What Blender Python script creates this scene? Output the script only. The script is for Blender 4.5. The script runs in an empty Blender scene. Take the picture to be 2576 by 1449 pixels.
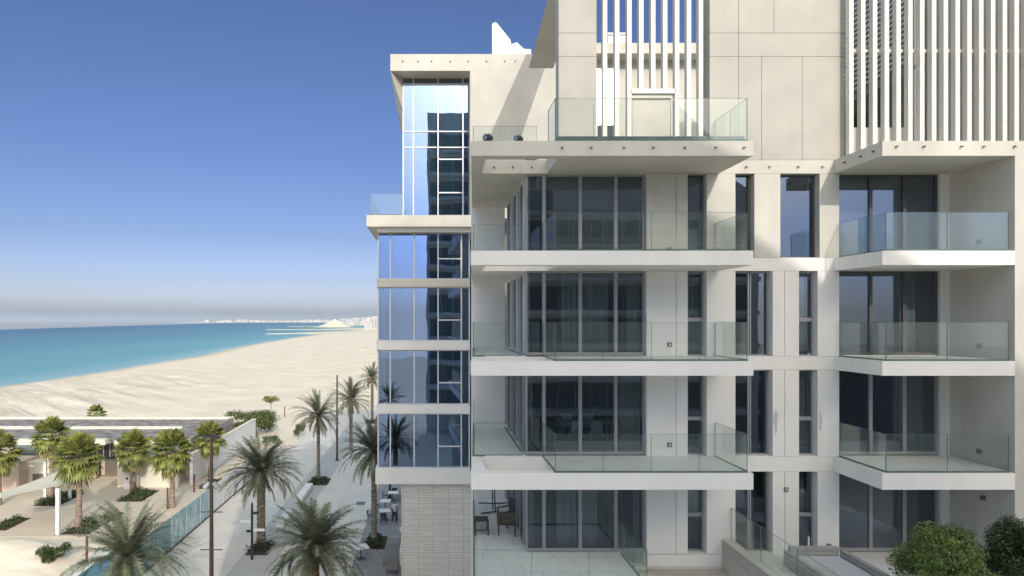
import bpy, math, random
from mathutils import Vector, Matrix
R = math.radians
S = bpy.context.scene
COL = S.collection

# ------------------------------------------------------------------ camera
cam_d = bpy.data.cameras.new("camera"); cam = bpy.data.objects.new("camera", cam_d); COL.objects.link(cam)
cam.location = (0, 0, 16); cam.rotation_euler = (R(90), 0, 0)
cam_d.sensor_width = 36; cam_d.lens = 1600/2576*36
cam_d.shift_x = (1288-1090)/2576; cam_d.shift_y = (805-724.5)/2576
cam_d.clip_start = 0.1; cam_d.clip_end = 40000
S.camera = cam
# ------------------------------------------------------------------ sky + sun
SUN_DIR = Vector((-0.2025, 1, -0.464)).normalized()      # the way the light travels
ELEV = math.asin(-SUN_DIR.z)
to_sun = -SUN_DIR
AZ = math.atan2(to_sun.x, to_sun.y)                      # clockwise from +Y
W = bpy.data.worlds.new("World"); S.world = W; W.use_nodes = True
nt = W.node_tree; nt.nodes.clear()
out = nt.nodes.new('ShaderNodeOutputWorld'); bg = nt.nodes.new('ShaderNodeBackground')
sky = nt.nodes.new('ShaderNodeTexSky'); sky.sky_type = 'NISHITA'; sky.sun_disc = False
sky.sun_elevation = ELEV; sky.sun_rotation = AZ
sky.altitude = 0; sky.air_density = 1.0; sky.dust_density = 1.6; sky.ozone_density = 4.0
tc = nt.nodes.new('ShaderNodeTexCoord'); sp = nt.nodes.new('ShaderNodeSeparateXYZ'); cb = nt.nodes.new('ShaderNodeCombineXYZ')
mx = nt.nodes.new('ShaderNodeMath'); mx.operation = 'MAXIMUM'; mx.inputs[1].default_value = 0.012
nt.links.new(tc.outputs['Generated'], sp.inputs[0])
nt.links.new(sp.outputs[0], cb.inputs[0]); nt.links.new(sp.outputs[1], cb.inputs[1])
nt.links.new(sp.outputs[2], mx.inputs[0]); nt.links.new(mx.outputs[0], cb.inputs[2])
nt.links.new(cb.outputs[0], sky.inputs[0])
# sky tint by height; zenith and the side behind camera brightened as added fill
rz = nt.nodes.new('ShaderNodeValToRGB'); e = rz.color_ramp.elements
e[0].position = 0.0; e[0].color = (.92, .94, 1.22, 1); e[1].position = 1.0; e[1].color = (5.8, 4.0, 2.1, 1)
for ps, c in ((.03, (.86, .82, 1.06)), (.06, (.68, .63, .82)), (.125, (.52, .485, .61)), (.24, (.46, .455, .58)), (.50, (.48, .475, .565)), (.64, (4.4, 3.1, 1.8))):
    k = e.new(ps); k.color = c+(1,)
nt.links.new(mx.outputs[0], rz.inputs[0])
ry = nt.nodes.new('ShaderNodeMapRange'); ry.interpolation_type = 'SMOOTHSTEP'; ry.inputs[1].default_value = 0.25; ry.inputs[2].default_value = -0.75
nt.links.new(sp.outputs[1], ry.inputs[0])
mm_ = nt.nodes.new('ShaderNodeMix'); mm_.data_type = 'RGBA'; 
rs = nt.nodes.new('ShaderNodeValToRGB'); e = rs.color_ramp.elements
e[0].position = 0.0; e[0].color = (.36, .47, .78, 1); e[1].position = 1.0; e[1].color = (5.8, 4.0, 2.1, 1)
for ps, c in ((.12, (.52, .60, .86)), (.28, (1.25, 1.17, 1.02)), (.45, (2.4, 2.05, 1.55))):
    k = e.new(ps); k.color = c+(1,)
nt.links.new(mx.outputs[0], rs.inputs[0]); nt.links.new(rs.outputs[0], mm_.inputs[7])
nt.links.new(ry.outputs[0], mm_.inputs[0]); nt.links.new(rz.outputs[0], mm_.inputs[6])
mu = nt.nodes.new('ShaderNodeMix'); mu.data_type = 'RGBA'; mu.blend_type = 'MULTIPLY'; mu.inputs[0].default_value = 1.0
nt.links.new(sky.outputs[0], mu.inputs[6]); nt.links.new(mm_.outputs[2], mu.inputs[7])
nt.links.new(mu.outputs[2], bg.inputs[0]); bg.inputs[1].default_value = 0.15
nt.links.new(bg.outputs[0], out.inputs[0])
sl = bpy.data.lights.new("sun", 'SUN'); so = bpy.data.objects.new("sun", sl); COL.objects.link(so)
sl.energy = 1.7; sl.angle = R(0.5); sl.color = (1, 0.955, 0.875)
so.rotation_euler = SUN_DIR.to_track_quat('-Z', 'Y').to_euler(); so.location = (0, -40, 80)
S.render.engine = 'CYCLES'
S.view_settings.view_transform = 'Standard'; S.view_settings.look = 'None'
S.view_settings.exposure = 0.38; S.view_settings.gamma = 1
S.cycles.max_bounces = 8; S.cycles.transparent_max_bounces = 24; S.cycles.diffuse_bounces = 4; S.cycles.glossy_bounces = 4
S.cycles.caustics_reflective = False; S.cycles.caustics_refractive = False

# ------------------------------------------------------------------ measuring: depth Y and photo column/row -> metres
def X_(px, Y): return (px-1090)*Y/1600
def Z_(py, Y): return 16-(py-805)*Y/1600
def GY(py, z=0): return (16-z)*1600/(py-805)             # depth of a ground point seen in a given row

# ------------------------------------------------------------------ materials
MATS = {}
def mat(name, col, rough=0.6, noise=0.06, scale=3.0, metal=0.0, bump=0.0, bscale=40.0, spec=0.5, col2=None, detail=6, island=0.0, stretch=None, streak=0.0):
    if name in MATS: return MATS[name]
    m = bpy.data.materials.new(name); m.use_nodes = True; n = m.node_tree; p = n.nodes['Principled BSDF']
    p.inputs['Roughness'].default_value = rough; p.inputs['Metallic'].default_value = metal
    p.inputs['Specular IOR Level'].default_value = spec
    t = n.nodes.new('ShaderNodeTexCoord'); nz = n.nodes.new('ShaderNodeTexNoise'); nz.inputs['Scale'].default_value = scale; nz.inputs['Detail'].default_value = detail
    src = t.outputs['Object']
    if stretch:
        mp = n.nodes.new('ShaderNodeMapping'); mp.inputs['Scale'].default_value = stretch; n.links.new(src, mp.inputs[0]); src = mp.outputs[0]
    n.links.new(src, nz.inputs['Vector'])
    r = n.nodes.new('ShaderNodeValToRGB')
    a = tuple(max(0, c*(1-noise)) for c in col)+(1,)
    b = (tuple(col2) if col2 else tuple(min(1, c*(1+noise)) for c in col))+(1,)
    r.color_ramp.elements[0].color = a; r.color_ramp.elements[1].color = b
    r.color_ramp.elements[0].position = 0.3; r.color_ramp.elements[1].position = 0.7
    n.links.new(nz.outputs['Fac'], r.inputs[0]); last = r.outputs[0]
    if island:
        g = n.nodes.new('ShaderNodeNewGeometry'); h = n.nodes.new('ShaderNodeHueSaturation')
        mr = n.nodes.new('ShaderNodeMapRange'); mr.inputs[3].default_value = 1-island; mr.inputs[4].default_value = 1+island
        n.links.new(g.outputs['Random Per Island'], mr.inputs[0]); n.links.new(mr.outputs[0], h.inputs['Value']); n.links.new(last, h.inputs['Color']); last = h.outputs[0]
    if streak:                                                      # rain streaks and dust that belong to the surface
        m3 = n.nodes.new('ShaderNodeMapping'); m3.inputs['Scale'].default_value = (2.6, 2.6, 0.35); n.links.new(t.outputs['Object'], m3.inputs[0])
        z3 = n.nodes.new('ShaderNodeTexNoise'); z3.inputs['Scale'].default_value = 1.0; z3.inputs['Detail'].default_value = 5; n.links.new(m3.outputs[0], z3.inputs['Vector'])
        q3 = n.nodes.new('ShaderNodeMapRange'); q3.inputs[1].default_value = 0.36; q3.inputs[2].default_value = 0.60; q3.inputs[3].default_value = 1-streak; q3.inputs[4].default_value = 1.0
        n.links.new(z3.outputs['Fac'], q3.inputs[0]); h3 = n.nodes.new('ShaderNodeHueSaturation'); n.links.new(q3.outputs[0], h3.inputs['Value']); n.links.new(last, h3.inputs['Color']); last = h3.outputs[0]
    n.links.new(last, p.inputs['Base Color'])
    if bump:
        nb = n.nodes.new('ShaderNodeTexNoise'); nb.inputs['Scale'].default_value = bscale; nb.inputs['Detail'].default_value = 5
        n.links.new(src, nb.inputs['Vector'])
        bp = n.nodes.new('ShaderNodeBump'); bp.inputs['Strength'].default_value = bump; bp.inputs['Distance'].default_value = 0.05
        n.links.new(nb.outputs['Fac'], bp.inputs['Height']); n.links.new(bp.outputs[0], p.inputs['Normal'])
    MATS[name] = m; return m

def glassmat(name, tint, gcol, base, fres=0.5, wob=0.0, veil=0.0):
    m = bpy.data.materials.new(name); m.use_nodes = True; n = m.node_tree; n.nodes.clear()
    o = n.nodes.new('ShaderNodeOutputMaterial'); tr = n.nodes.new('ShaderNodeBsdfTransparent'); tr.inputs[0].default_value = tint+(1,)
    gl = n.nodes.new('ShaderNodeBsdfGlossy'); gl.inputs['Roughness'].default_value = 0.0; gl.inputs[0].default_value = gcol+(1,)
    lw = n.nodes.new('ShaderNodeLayerWeight'); lw.inputs[0].default_value = 0.35
    ma = n.nodes.new('ShaderNodeMath'); ma.operation = 'MULTIPLY_ADD'; ma.inputs[1].default_value = fres; ma.inputs[2].default_value = base; ma.use_clamp = True
    n.links.new(lw.outputs['Fresnel'], ma.inputs[0])
    ms = n.nodes.new('ShaderNodeMixShader'); n.links.new(ma.outputs[0], ms.inputs[0])
    if veil:
        df = n.nodes.new('ShaderNodeBsdfDiffuse'); df.inputs[0].default_value = (0.75, 0.85, 0.8, 1)
        m2 = n.nodes.new('ShaderNodeMixShader'); m2.inputs[0].default_value = veil
        n.links.new(tr.outputs[0], m2.inputs[1]); n.links.new(df.outputs[0], m2.inputs[2]); n.links.new(m2.outputs[0], ms.inputs[1])
    else: n.links.new(tr.outputs[0], ms.inputs[1])
    n.links.new(gl.outputs[0], ms.inputs[2]); n.links.new(ms.outputs[0], o.inputs[0])
    if wob:
        t = n.nodes.new('ShaderNodeTexCoord'); nz = n.nodes.new('ShaderNodeTexNoise'); nz.inputs['Scale'].default_value = 0.55; nz.inputs['Detail'].default_value = 1.5
        n.links.new(t.outputs['Object'], nz.inputs['Vector'])
        b = n.nodes.new('ShaderNodeBump'); b.inputs['Strength'].default_value = 1.0; b.inputs['Distance'].default_value = wob
        n.links.new(nz.outputs['Fac'], b.inputs['Height']); n.links.new(b.outputs[0], gl.inputs['Normal'])
    MATS[name] = m; return m

conc = mat('concrete_lit_tone', (0.56, 0.54, 0.485), 0.75, 0.07, 0.6, bump=0.06, bscale=22, col2=(0.62, 0.595, 0.535), streak=0.045)  # tone lowered for sunlit upper concrete; its shaded copy follows
conc_w = mat('white_shade_tone', (0.80, 0.785, 0.76), 0.7, 0.05, 0.5, bump=0.04, bscale=25, streak=0.03)  # same concrete lifted in colour for shaded walls; also plain white pots, tables
panel_m = mat('facade_panel', (0.44, 0.42, 0.375), 0.7, 0.05, 0.9, bump=0.05, bscale=18, col2=(0.485, 0.46, 0.41), streak=0.025)
fin_m = mat('white_metal_fin', (0.66, 0.645, 0.59), 0.45, 0.03, 2.0)
joint_m = mat('joint_shadow_gap', (0.12, 0.11, 0.10), 0.9)
alu = mat('grey_aluminium', (0.36, 0.36, 0.38), 0.4, 0.05, 5, metal=0.3)
alu_d = mat('dark_aluminium', (0.09, 0.09, 0.095), 0.45, 0.08, 5, metal=0.2)
alu_w = mat('pale_aluminium', (0.62, 0.63, 0.66), 0.4, 0.05, 5, metal=0.1)
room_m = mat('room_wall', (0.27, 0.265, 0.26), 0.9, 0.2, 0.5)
curt_m = mat('grey_curtain', (0.46, 0.50, 0.47), 0.9, 0.15, 3, stretch=(8, 8, 0.3))
curt_w = mat('white_curtain', (0.70, 0.74, 0.78), 0.9, 0.1, 3, stretch=(8, 8, 0.3))
tile_m = mat('balcony_tile', (0.74, 0.74, 0.73), 0.5, 0.05, 1.2)
dark_m = mat('dark_metal', (0.035, 0.032, 0.03), 0.45, 0.2, 6)
lampp_m = mat('brown_post_metal', (0.07, 0.045, 0.042), 0.5, 0.2, 4)
rail_g = glassmat('railing_glass', (0.95, 0.972, 0.964), (0.84, 0.86, 0.82), 0.026, 0.18, veil=0.022)
win_g = glassmat('window_glass', (0.74, 0.79, 0.80), (0.60, 0.66, 0.8), 0.11, 0.5, wob=0.003)
wing_g = glassmat('coated_window_glass', (0.66, 0.76, 0.76), (0.30, 0.41, 0.66), 0.42, 0.4, wob=0.004)
teal_g = glassmat('teal_glass', (0.50, 0.80, 0.84), (0.8, 0.95, 1), 0.06, 0.4)

# ------------------------------------------------------------------ object helpers
ORG = {}
def tag(o, label=None, cat=None, group=None, kind=None):
    if label: o['label'] = label
    if cat: o['category'] = cat
    if group: o['group'] = group
    if kind: o['kind'] = kind
    return o
def thing(name, label, cat, loc=(0, 0, 0), group=None):
    o = bpy.data.objects.new(name, None); COL.objects.link(o); o.location = loc; ORG[o] = Vector(loc)
    o.empty_display_size = 0.3
    return tag(o, label, cat, group)
class MB:
    def __init__(s): s.v = []; s.f = []; s.sm = False
    def box(s, x0, x1, y0, y1, z0, z1):
        b = len(s.v)
        s.v += [(x0, y0, z0), (x1, y0, z0), (x1, y1, z0), (x0, y1, z0), (x0, y0, z1), (x1, y0, z1), (x1, y1, z1), (x0, y1, z1)]
        s.f += [(b, b+3, b+2, b+1), (b+4, b+5, b+6, b+7), (b, b+1, b+5, b+4), (b+1, b+2, b+6, b+5), (b+2, b+3, b+7, b+6), (b+3, b, b+4, b+7)]
        return s
    def poly(s, pts):
        b = len(s.v); s.v += [tuple(p) for p in pts]; s.f.append(tuple(range(b, b+len(pts)))); return s
    def prism(s, pts, off):
        b = len(s.v); n = len(pts); off = Vector(off)
        s.v += [tuple(p) for p in pts]+[tuple(Vector(p)+off) for p in pts]
        s.f.append(tuple(range(b+n-1, b-1, -1))); s.f.append(tuple(range(b+n, b+2*n)))
        for i in range(n):
            j = (i+1) % n; s.f.append((b+i, b+j, b+n+j, b+n+i))
        return s
    def tube(s, pts, rad, n=8):
        rings = []; pts = [Vector(p) for p in pts]
        for i, p in enumerate(pts):
            d = (pts[min(i+1, len(pts)-1)]-pts[max(i-1, 0)]).normalized()
            u = d.cross(Vector((0, 0, 1)) if abs(d.z) < 0.9 else Vector((1, 0, 0))).normalized(); w = d.cross(u)
            r = rad[i] if isinstance(rad, (list, tuple)) else rad
            b = len(s.v); rings.append(b)
            for k in range(n):
                a = 2*math.pi*k/n; s.v.append(tuple(p+u*math.cos(a)*r+w*math.sin(a)*r))
        for a, b in zip(rings, rings[1:]):
            for k in range(n): s.f.append((a+k, a+(k+1) % n, b+(k+1) % n, b+k))
        s.f.append(tuple(rings[0]+k for k in range(n))[::-1]); s.f.append(tuple(rings[-1]+k for k in range(n)))
        return s
    def ball(s, c, r, nu=10, nv=7, jit=0, rng=None):
        b = len(s.v); r = r if isinstance(r, tuple) else (r, r, r)
        for j in range(nv+1):
            th = math.pi*j/nv
            for i in range(nu):
                ph = 2*math.pi*i/nu; k = 1+(rng.uniform(-jit, jit) if rng else 0)
                s.v.append((c[0]+r[0]*math.sin(th)*math.cos(ph)*k, c[1]+r[1]*math.sin(th)*math.sin(ph)*k, c[2]+r[2]*math.cos(th)*k))
        for j in range(nv):
            for i in range(nu):
                s.f.append((b+j*nu+i, b+(j+1)*nu+i, b+(j+1)*nu+(i+1) % nu, b+j*nu+(i+1) % nu))
        return s
    def build(s, name, m, parent=None, smooth=False, bevel=0.0, label=None):
        me = bpy.data.meshes.new(name)
        o3 = Vector((0, 0, 0))
        if parent is not None: o3 = ORG.get(parent, Vector((0, 0, 0)))
        me.from_pydata([(a-o3.x, b-o3.y, c-o3.z) for a, b, c in s.v], [], s.f); me.validate(); me.update()
        if smooth:
            for p in me.polygons: p.use_smooth = True
        me.materials.append(m)
        o = bpy.data.objects.new(name, me); COL.objects.link(o)
        if parent is not None: o.parent = parent; ORG[o] = o3
        if bevel:
            md = o.modifiers.new('bevel', 'BEVEL'); md.width = bevel; md.segments = 2; md.limit_method = 'ANGLE'
        if label: o['label'] = label
        return o
def box(name, m, parent, *a, bevel=0.0, label=None): return MB().box(*a).build(name, m, parent, bevel=bevel, label=label)
def struct(o): o['kind'] = 'structure'; return o
def copy_tree(o, parent=None):
    c = o.copy(); COL.objects.link(c)
    if parent: c.parent = parent
    for ch in o.children: copy_tree(ch, c)
    return c
def place(proto, used, loc, rz, label, cat, group=None, sc=1.0):
    """first call moves the prototype itself, later calls copy the whole tree"""
    o = proto if not used[0] else copy_tree(proto)
    used[0] = True; o.location = loc; o.rotation_euler = (0, 0, rz); o.scale = (sc, sc, sc)
    return tag(o, label, cat, group)

# ================================================================== THE GROUND
def lerp(a, b, t): return a+(b-a)*t
SHORE = [(-200, -112), (60, -112), (159, -108), (177, -106), (201, -105.6), (241, -107), (289, -106.4), (409, -120), (590, -131), (760, -128), (900, -118), (1500, -160), (2400, -240), (6000, -500)]
def shore(y):
    for (a, xa), (b, xb) in zip(SHORE, SHORE[1:]):
        if y <= b: return lerp(xa, xb, max(0, (y-a)/(b-a)))
    return SHORE[-1][1]
rng = random.Random(4)
from mathutils import noise as NZ
def ground_z(x, y):
    d = x-shore(y)
    if d < 0: return -0.6+d*0.09
    z = -0.6+min(d*0.045, 0.52)
    if y < 700: z += 0.10*NZ.noise(Vector((x*0.13, y*0.05, 0)))*min(1, d/20)
    # dune mounds in front of the pool deck
    z = min(z, -0.04)
    if -62 < x < -22.8 and 20 < y < 47.2:
        e = min(1, (47.2-y)/1.5)*min(1, (-22.8-x)/1.6); e = max(0, e)
        z += e*(1.35*math.exp(-((x+28.5)/4.2)**2-((y-42)/2.6)**2)+1.0*math.exp(-((x+37)/5)**2-((y-39)/4)**2)+0.22*abs(NZ.noise(Vector((x*0.7, y*0.9, 3))))+0.12*NZ.noise(Vector((x*1.9, y*2.1, 3)))+0.05*NZ.noise(Vector((x*4.3, y*4.3, 3))))
    k = min(1, max(0, (y-62)/18))*min(1, max(0, (215-y)/70))*min(1, max(0, (-38-x)/28))*min(1, d/7)
    if k > 0:
        u, v = (x+y)*.7071, (y-x)*.7071
        z += k*(0.9*min(1, d/25)+0.60*NZ.noise(Vector((u*.23, v*.03, 3)))+0.34*NZ.noise(Vector((u*.62, v*.06, 9)))+0.12*NZ.noise(Vector((x*.8, y*.8, 5))))
    if 90 < y < 520 and d > 12: z += 0.10*NZ.noise(Vector((x*.35, y*.22, 11)))+0.06*NZ.noise(Vector((x*.9, y*.5, 2)))
    return z
ys = [-200, -100, -40, 0]+[20, 24, 28, 31, 33, 34.5]+[36+i*0.3 for i in range(38)]+[47.6+i*0.9 for i in range(19)]+[65+i*1.2 for i in range(145)]+[240+i*12 for i in range(40)]+[720+i*60 for i in range(30)]+[2600, 3600, 6000]
xo = [-60, -25, -10, -4, -1.5, 0]+[1+i*0.95 for i in range(60)]+[58+i*0.4 for i in range(91)]+[94.5]+[96+i*3 for i in range(18)]+[160, 220, 400, 900, 2500, 6000]
g = MB()
for y in ys:
    for d in xo:
        x = shore(y)+d; g.v.append((x, y, ground_z(x, y)))
nx = len(xo)
for j in range(len(ys)-1):
    for i in range(nx-1): g.f.append((j*nx+i, j*nx+i+1, (j+1)*nx+i+1, (j+1)*nx+i))
sand = mat('beach_sand', (0.72, 0.63, 0.51), 0.95, 0.07, 0.12, bump=0.35, bscale=1.3, col2=(0.79, 0.71, 0.59), spec=0.1, detail=9)
# tyre tracks and raked lines pressed into the sand on the seaward side
n = sand.node_tree; bpn = [k for k in n.nodes if k.bl_idname == 'ShaderNodeBump'][0]
tcn = n.nodes.new('ShaderNodeTexCoord'); mp = n.nodes.new('ShaderNodeMapping'); mp.inputs['Rotation'].default_value = (0, 0, R(-3)); mp.inputs['Scale'].default_value = (0.5, 0.018, 1)
n2 = n.nodes.new('ShaderNodeTexNoise'); n2.inputs['Scale'].default_value = 1.0; n2.inputs['Detail'].default_value = 8; n2.inputs['Roughness'].default_value = 0.65
n.links.new(tcn.outputs['Object'], mp.inputs[0]); n.links.new(mp.outputs[0], n2.inputs['Vector'])
b2 = n.nodes.new('ShaderNodeBump'); b2.inputs['Strength'].default_value = 0.5; b2.inputs['Distance'].default_value = 0.6
n.links.new(n2.outputs['Fac'], b2.inputs['Height']); n.links.new(bpn.outputs[0], b2.inputs['Normal'])
n.links.new(b2.outputs[0], n.nodes['Principled BSDF'].inputs['Normal'])
# darker and paler diagonal lines across the seaward bank, and scattered dark grit
pr = n.nodes['Principled BSDF']; base_link = pr.inputs['Base Color'].links[0].from_socket
m5 = n.nodes.new('ShaderNodeMapping'); m5.inputs['Rotation'].default_value = (0, 0, R(-45)); n.links.new(tcn.outputs['Object'], m5.inputs[0])
m6 = n.nodes.new('ShaderNodeMapping'); m6.inputs['Scale'].default_value = (0.022, 0.50, 1); m6.inputs['Rotation'].default_value = (0, 0, R(90)); n.links.new(m5.outputs[0], m6.inputs[0])
sw = n.nodes.new('ShaderNodeTexNoise'); sw.inputs['Scale'].default_value = 1; sw.inputs['Detail'].default_value = 9; sw.inputs['Roughness'].default_value = .68
mpa = n.nodes.new('ShaderNodeVectorMath'); mpa.operation = 'DOT_PRODUCT'; mpa.inputs[1].default_value = (.7071*.55, .7071*.55, 0); n.links.new(tcn.outputs['Object'], mpa.inputs[0])
mpb = n.nodes.new('ShaderNodeVectorMath'); mpb.operation = 'DOT_PRODUCT'; mpb.inputs[1].default_value = (-.7071*.035, .7071*.035, 0); n.links.new(tcn.outputs['Object'], mpb.inputs[0])
cmb = n.nodes.new('ShaderNodeCombineXYZ'); n.links.new(mpa.outputs['Value'], cmb.inputs[0]); n.links.new(mpb.outputs['Value'], cmb.inputs[1]); n.links.new(cmb.outputs[0], sw.inputs['Vector'])
for dead in (m5, m6): n.nodes.remove(dead)
rmp = n.nodes.new('ShaderNodeMapRange'); rmp.inputs[1].default_value = .36; rmp.inputs[2].default_value = .62; rmp.inputs[3].default_value = .70; rmp.inputs[4].default_value = 1.12; n.links.new(sw.outputs['Fac'], rmp.inputs[0])
sep = n.nodes.new('ShaderNodeSeparateXYZ'); n.links.new(tcn.outputs['Object'], sep.inputs[0])
mk = n.nodes.new('ShaderNodeMapRange'); mk.inputs[1].default_value = -46; mk.inputs[2].default_value = -66; n.links.new(sep.outputs[0], mk.inputs[0])
mk2 = n.nodes.new('ShaderNodeMapRange'); mk2.inputs[1].default_value = 215; mk2.inputs[2].default_value = 130; n.links.new(sep.outputs[1], mk2.inputs[0])
mkm = n.nodes.new('ShaderNodeMath'); mkm.operation = 'MULTIPLY'; n.links.new(mk.outputs[0], mkm.inputs[0]); n.links.new(mk2.outputs[0], mkm.inputs[1])
one = n.nodes.new('ShaderNodeMix'); one.inputs[2].default_value = 1.0; n.links.new(mkm.outputs[0], one.inputs[0]); n.links.new(rmp.outputs[0], one.inputs[3])
gr = n.nodes.new('ShaderNodeTexNoise'); gr.inputs['Scale'].default_value = .55; gr.inputs['Detail'].default_value = 12; gr.inputs['Roughness'].default_value = .8; n.links.new(tcn.outputs['Object'], gr.inputs['Vector'])
gm = n.nodes.new('ShaderNodeMapRange'); gm.inputs[1].default_value = .30; gm.inputs[2].default_value = .43; gm.inputs[3].default_value = .78; gm.inputs[4].default_value = 1.0; n.links.new(gr.outputs['Fac'], gm.inputs[0])
wt = n.nodes.new('ShaderNodeMapRange'); wt.inputs[1].default_value = -.58; wt.inputs[2].default_value = -.22; wt.inputs[3].default_value = .74; wt.inputs[4].default_value = 1.0; n.links.new(sep.outputs[2], wt.inputs[0])   # wet strip at the water's edge
wm = n.nodes.new('ShaderNodeMath'); wm.operation = 'MULTIPLY'; n.links.new(wt.outputs[0], wm.inputs[0]); n.links.new(gm.outputs[0], wm.inputs[1])
al = n.nodes.new('ShaderNodeMath'); al.operation = 'MULTIPLY'; n.links.new(one.outputs[0], al.inputs[0]); n.links.new(wm.outputs[0], al.inputs[1])
hs = n.nodes.new('ShaderNodeHueSaturation'); n.links.new(al.outputs[0], hs.inputs['Value']); n.links.new(base_link, hs.inputs['Color']); n.links.new(hs.outputs[0], pr.inputs['Base Color'])
beach = struct(g.build('beach', sand, smooth=True))

# sea
sea_m = bpy.data.materials.new('sea_water'); sea_m.use_nodes = True; n = sea_m.node_tree; p = n.nodes['Principled BSDF']
p.inputs['Roughness'].default_value = 0.35; p.inputs['Specular IOR Level'].default_value = 0.25
t = n.nodes.new('ShaderNodeTexCoord'); s3 = n.nodes.new('ShaderNodeSeparateXYZ'); n.links.new(t.outputs['Object'], s3.inputs[0])
nz = n.nodes.new('ShaderNodeTexNoise'); mp = n.nodes.new('ShaderNodeMapping'); mp.inputs['Scale'].default_value = (0.02, 0.0035, 1); nz.inputs['Scale'].default_value = 1; nz.inputs['Detail'].default_value = 4
n.links.new(t.outputs['Object'], mp.inputs[0]); n.links.new(mp.outputs[0], nz.inputs['Vector'])
# water depth grows away from the shore
att = n.nodes.new('ShaderNodeAttribute'); att.attribute_name = 'offshore'
ad = n.nodes.new('ShaderNodeMath'); ad.operation = 'MULTIPLY_ADD'; ad.inputs[1].default_value = 0.30; n.links.new(nz.outputs['Fac'], ad.inputs[0]); n.links.new(att.outputs['Fac'], ad.inputs[2])
sb = n.nodes.new('ShaderNodeMath'); sb.operation = 'SUBTRACT'; sb.inputs[1].default_value = 0.15; n.links.new(ad.outputs[0], sb.inputs[0])
rp = n.nodes.new('ShaderNodeValToRGB'); E = rp.color_ramp.elements
E[0].position = 0.0; E[0].color = (0.46, 0.53, 0.48, 1); E[1].position = 1.0; E[1].color = (0.035, 0.12, 0.22, 1)
for ps, c in ((0.035, (0.26, 0.44, 0.46)), (0.15, (0.135, 0.345, 0.385)), (0.45, (0.095, 0.275, 0.32)), (0.72, (0.075, 0.19, 0.255))):
    e = E.new(ps); e.color = c+(1,)
n.links.new(sb.outputs[0], rp.inputs[0]); n.links.new(rp.outputs[0], p.inputs['Base Color'])
nb = n.nodes.new('ShaderNodeTexNoise'); nb.inputs['Scale'].default_value = 0.6; nb.inputs['Detail'].default_value = 4; n.links.new(t.outputs['Object'], nb.inputs['Vector'])
bp = n.nodes.new('ShaderNodeBump'); bp.inputs['Strength'].default_value = 0.35; bp.inputs['Distance'].default_value = 0.3; n.links.new(nb.outputs['Fac'], bp.inputs['Height']); n.links.new(bp.outputs[0], p.inputs['Normal'])
def seafar(x):     # far rim of the water, set nearer on the left to bend the horizon line
    pts = [(-700, 845), (-200, 835), (0, 829.5), (250, 821.5), (600, 811.8), (800, 809), (1100, 808), (3000, 808)]
    for (a, ya), (b, yb) in zip(pts, pts[1:]):
        if x <= b: return lerp(ya, yb, (x-a)/(b-a))
    return 808
g = MB(); cols = list(range(-700, 1501, 50)); rows = 26; att_v = []
for c in cols:
    Yf_ = 16.6*1600/(seafar(c)-805)
    for j in range(rows):
        t_ = j/(rows-1); Y = 60*(Yf_/60)**t_; x = X_(c, Y); g.v.append((x, Y, -0.6))
        off = max(0.0, (shore(Y)-x)); 
        rim = t_
        att_v.append(min(1.0, 0.55*(1-math.exp(-off/90.0))+0.55*max(0, (Y-300)/max(Yf_-300, 1))**1.0 if off > 0 else 0))
for i in range(len(cols)-1):
    for j in range(rows-1): g.f.append((i*rows+j, (i+1)*rows+j, (i+1)*rows+j+1, i*rows+j+1))
sea = struct(g.build('sea', sea_m))
at = sea.data.attributes.new('offshore', 'FLOAT', 'POINT')
for i, v in enumerate(att_v): at.data[i].value = v

# sand spits reaching into the bay
spit_m = mat('pale_spit_sand', (0.66, 0.60, 0.48), 0.95, 0.08, 0.02, spec=0.1)
def spit(pts, wid, h=0.9):
    g = MB(); n_ = len(pts)
    for (px, py), w in zip(pts, wid):
        Y = 16.2*1600/(py-805); x = X_(px, Y)
        g.v += [(x, Y-w*1.6, -0.9), (x, Y-w*0.7, h*0.5-0.5), (x, Y, h-0.5), (x, Y+w*0.8, h*0.4-0.5), (x, Y+w*1.6, -0.9)]
    for i in range(n_-1):
        for k in range(4): g.f.append((i*5+k, (i+1)*5+k, (i+1)*5+k+1, i*5+k+1))
    return struct(g.build('sand_spit', spit_m, smooth=True))
spit([(672, 840), (720, 839.5), (770, 837), (830, 836), (960, 834)], [6, 18, 46, 90, 110])
spit([(672, 829), (730, 829), (800, 828.5), (860, 827), (960, 825)], [10, 22, 55, 110, 150])
spit([(728, 821.5), (760, 821.5), (800, 821.3), (840, 820), (960, 817)], [14, 20, 30, 60, 110])
g = MB(); mrng = random.Random(3)
cx_, cy_ = X_(842, 1450), 1450
for j in range(9):
    r_ = [1, .85, .68, .5, .36, .22, .12, .05, 0.01][j]; zz = [0, 1.5, 5, 9, 13, 17, 19.5, 21, 21.5][j]
    for i in range(24):
        a = i/24*2*math.pi; k = 1+mrng.uniform(-.09, .09); g.v.append((cx_+46*r_*k*math.cos(a), cy_+40*r_*k*math.sin(a), -0.5+zz*0.85))
for j in range(8):
    for i in range(24): g.f.append((j*24+i, j*24+(i+1) % 24, (j+1)*24+(i+1) % 24, (j+1)*24+i))
tag(g.build('sand_heap', spit_m, smooth=True), 'pale heap of dredged sand at the root of the far sand spits', 'sand heap')

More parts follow.
